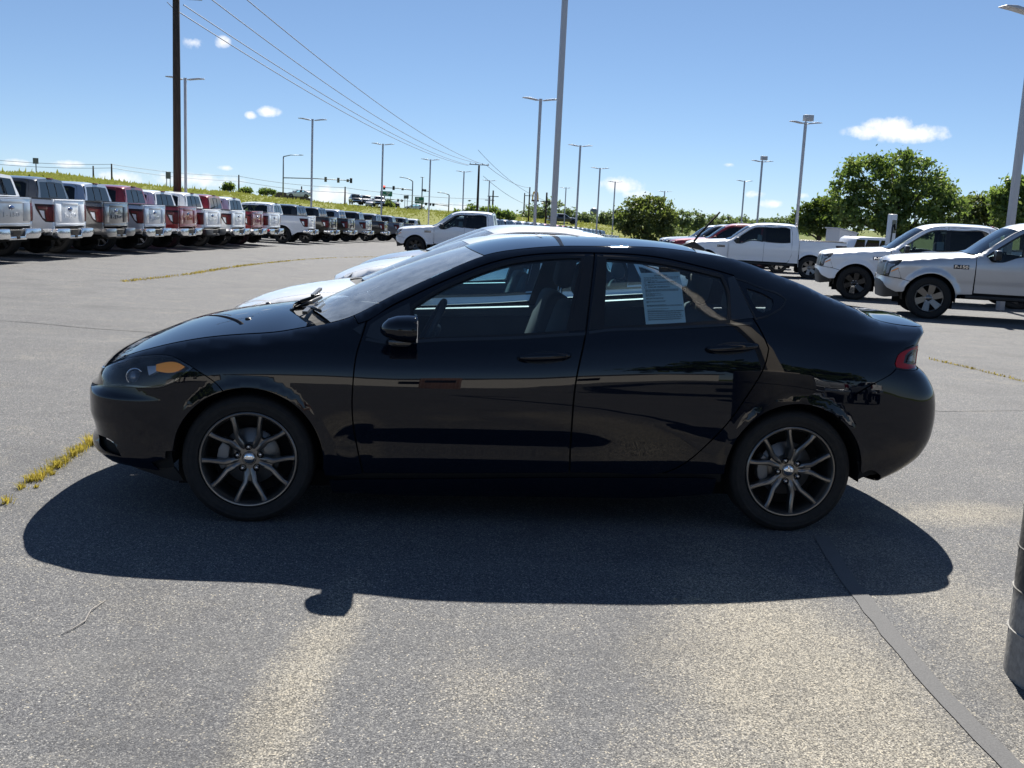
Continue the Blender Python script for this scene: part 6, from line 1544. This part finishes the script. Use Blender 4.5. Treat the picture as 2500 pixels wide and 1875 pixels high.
# water tower far away
d=900;b=at(1448,545,d);k=d/FPX;r=thing('water_tower','tiny water tower on legs on the horizon','water tower',b,0);c=at(1448,516,d)-b
MB().lathe([(0,c.z+3.4),(2.0,c.z+2.4),(3.2,c.z+1.2),(3.2,c.z-2.2),(2.,c.z-3.2),(0,c.z-3.4)],16,'z').build('tank',GALV,r)
for sx,sy in ((-2.6,-2),(2.6,-2),(-2.6,2),(2.6,2)):MB().tube([(sx,sy,-2),(sx,sy,c.z-1.5)],.3,6).build('leg',GALV,r)
# hilltop building
d=215;b=at(712,490,d);k=d/FPX;r=thing('hilltop_building','low brown-roofed building on the crest of the bank','building',b,.15);w_=105*k
MB().box((-w_/2+.5,0,-1),(w_/2-.5,6,.55)).build('wall',pmat('tan_wall',(.30,.25,.20),.9),r);m=MB();m.prism([(-w_/2,.5),(-w_/2+1.8,1.7),(w_/2-3.0,1.35),(w_/2,.45)],-.3,6.3);m.build('roof',pmat('brown_roof',(.13,.10,.085),.9),r);MB().box((w_/2-4.2,2,1.2),(w_/2-3.6,2.8,2.1)).build('chimney',pmat('tan_wall2',(.28,.23,.19),.9),r)
# charger, shed, van, dry grass at right
p=gpos(2176,34);p.z=gz(p.x,p.y);r=thing('charging_station','white pillar charging station with a black cable behind the white pickup','charging station',p,.2)
H=at(2180,523,34).z-p.z
MB().box((-.11,-.12,0),(.11,.12,H)).build('pillar',pmat('charger_white',(.72,.73,.74),.35),r,bevel=.03);MB().tube([(-.08,-.14,H*.3),(-.10,-.17,H*.62),(-.08,-.17,H*.82),(.0,-.15,H*.86),(.06,-.14,H*.78)],.022,6).build('cable',M['trim'],r);MB().box((-.08,-.128,H*.74),(.08,-.12,H*.92)).build('screen',M['gloss_trim'],r)
d=58;b=gpos(2057,d);k=d/FPX;r=thing('white_shed','small white box shed with a sloping roof behind the white pickup bed','shed',b,.35);zt_=at(2057,565,d).z-b.z
MB().prism([(-.62,-.2),(.62,-.2),(.62,zt_-.10),(-.62,zt_+.12)],-.5,.6).build('wall',pmat('shed_white',(.62,.62,.64),.6),r);MB().prism([(-.70,zt_+.14),(.70,zt_-.10),(.70,zt_-.04),(-.70,zt_+.20)],-.55,.65).build('roof',pmat('shed_roof',(.55,.55,.57),.5),r);MB().box((.1,-.53,zt_-.45),(.22,-.5,zt_-.2)).build('meter_box',M['plastic'],r);MB().tube([(.16,-.55,zt_-.9),(.16,-.55,zt_-.4)],.03,6).build('conduit',M['plastic'],r)
d=52;b=gpos(2125,d);r=thing('white_van','white van roof and windows behind the dry grass','van',b,R(5));zt_=at(2125,579,d).z-b.z
m=MB();m.prism([(-1.0,0),(1.2,0),(1.2,zt_-.1),(1.1,zt_),(-.55,zt_),(-.75,zt_-.1),(-.95,zt_-.62)],-.1,1.6);m.build('body',PAINT['white'],r,bevel=.06);
for x0,x1 in ((-.78,-.28),(-.2,.5),(.56,1.08)):MB().prism([(x0-.08,zt_-.55),(x1,zt_-.55),(x1,zt_-.14),(x0+.06,zt_-.14)],-.115,-.10).build('window',M['priv'],r)
rng=random.Random(4);m=MB();d=46
for i in range(1500):
    px=rng.uniform(2046,2185);dd=rng.uniform(42,47);p=gpos(px,dd);h=rng.uniform(.7,1.15)*(.75+.25*math.sin(px*.11));a=rng.uniform(-.25,.25);w_=.012
    m.add([(p.x-w_,p.y,p.z),(p.x+w_,p.y,p.z),(p.x+a*.6+w_*.7,p.y,p.z+h*.7),(p.x+a,p.y,p.z+h)],[(0,1,2,3)])
tag(m.build('dry_tall_grass',blade_mat('orange_dry_grass',(.36,.22,.07),(.55,.40,.17)),fix=False),'clump of tall orange dry grass behind the white pickup bed','grass',kind='stuff')
m=MB();
for i in range(2600):
    px=rng.uniform(1508,1610);dd=rng.uniform(58,64);p=gpos(px,dd);h=rng.uniform(.25,.5);a=rng.uniform(-.2,.2)
    m.add([(p.x-.05,p.y,p.z-.02),(p.x+.05,p.y,p.z-.02),(p.x+a,p.y,p.z+h)],[(0,1,2)])
tag(m.build('lime_grass',blade_mat('lime_grass',(.22,.27,.03),(.36,.40,.06)),fix=False),'strip of lime green grass left of the parked noses','grass',kind='stuff')
# ---- behind the viewer, seen only as reflections in the sedan
r=thing('brick_monument','reddish brick monument sign behind the viewer, mirrored in the front door','sign',(.5,-34,0),0)
def brick():
    m,t,b=newmat('red_brick');v=coords(t);bt=t.nodes.new('ShaderNodeTexBrick');bt.inputs['Scale'].default_value=4;bt.inputs['Color1'].default_value=(.20,.11,.085,1);bt.inputs['Color2'].default_value=(.15,.08,.06,1);bt.inputs['Mortar'].default_value=(.35,.32,.3,1);t.links.new(v,bt.inputs[0]);t.links.new(bt.outputs[0],b.inputs['Base Color']);b.inputs['Roughness'].default_value=.9;return m
MB().box((-.75,-.4,0),(.75,.4,2.6)).build('pillar',brick(),r,bevel=.02);MB().box((-.55,.38,1.2),(.55,.45,1.9)).build('dark_panel',M['gloss_trim'],r)
r=thing('low_building','long pale low building behind the viewer, mirrored in the doors','building',(-4,-58,0),0)
MB().box((-34,-6,0),(22,0,3.2)).build('wall',pmat('pale_wall',(.55,.52,.47),.8),r);MB().box((-34.3,-6.3,3.2),(22.3,.3,3.7)).build('roof_edge',pmat('roof_dark',(.05,.05,.055),.7),r)
for i in range(5):MB().box((-29+i*10.6,0,1.0),(-27.6+i*10.6,.06,2.0)).build('window',M['priv'],r)
for i,(x,y,h,lab) in enumerate(((9,-24,7.5,'dark leafy tree behind the viewer, mirrored in the rear quarter panel'),(14,-29,8,'second dark tree behind the viewer to the right'),(-13,-27,6,'tree behind the viewer, mirrored in the front bumper'),(-17,-33,7,'second tree behind the viewer to the left'))):
    tree('reflected_tree',lab,(x,y,0),h,[(0,0,h*.68,h*.32,h*.32,h*.3),(h*.2,0,h*.5,h*.26,h*.26,h*.22),(-h*.2,.3,h*.52,h*.26,h*.26,h*.22)],2600,.3,LEAF['dark'],80+i,.2,clump=.7)
for x,y,rz,c,lab in ((7.5,-17,R(100),'silver','silver pickup behind the viewer, mirrored in the rear bumper'),(11.5,-17.5,R(95),'white','white pickup behind the viewer, mirrored in the rear bumper')):
    lod_truck(x,y,rz,c,lab,'vehicles behind the viewer')
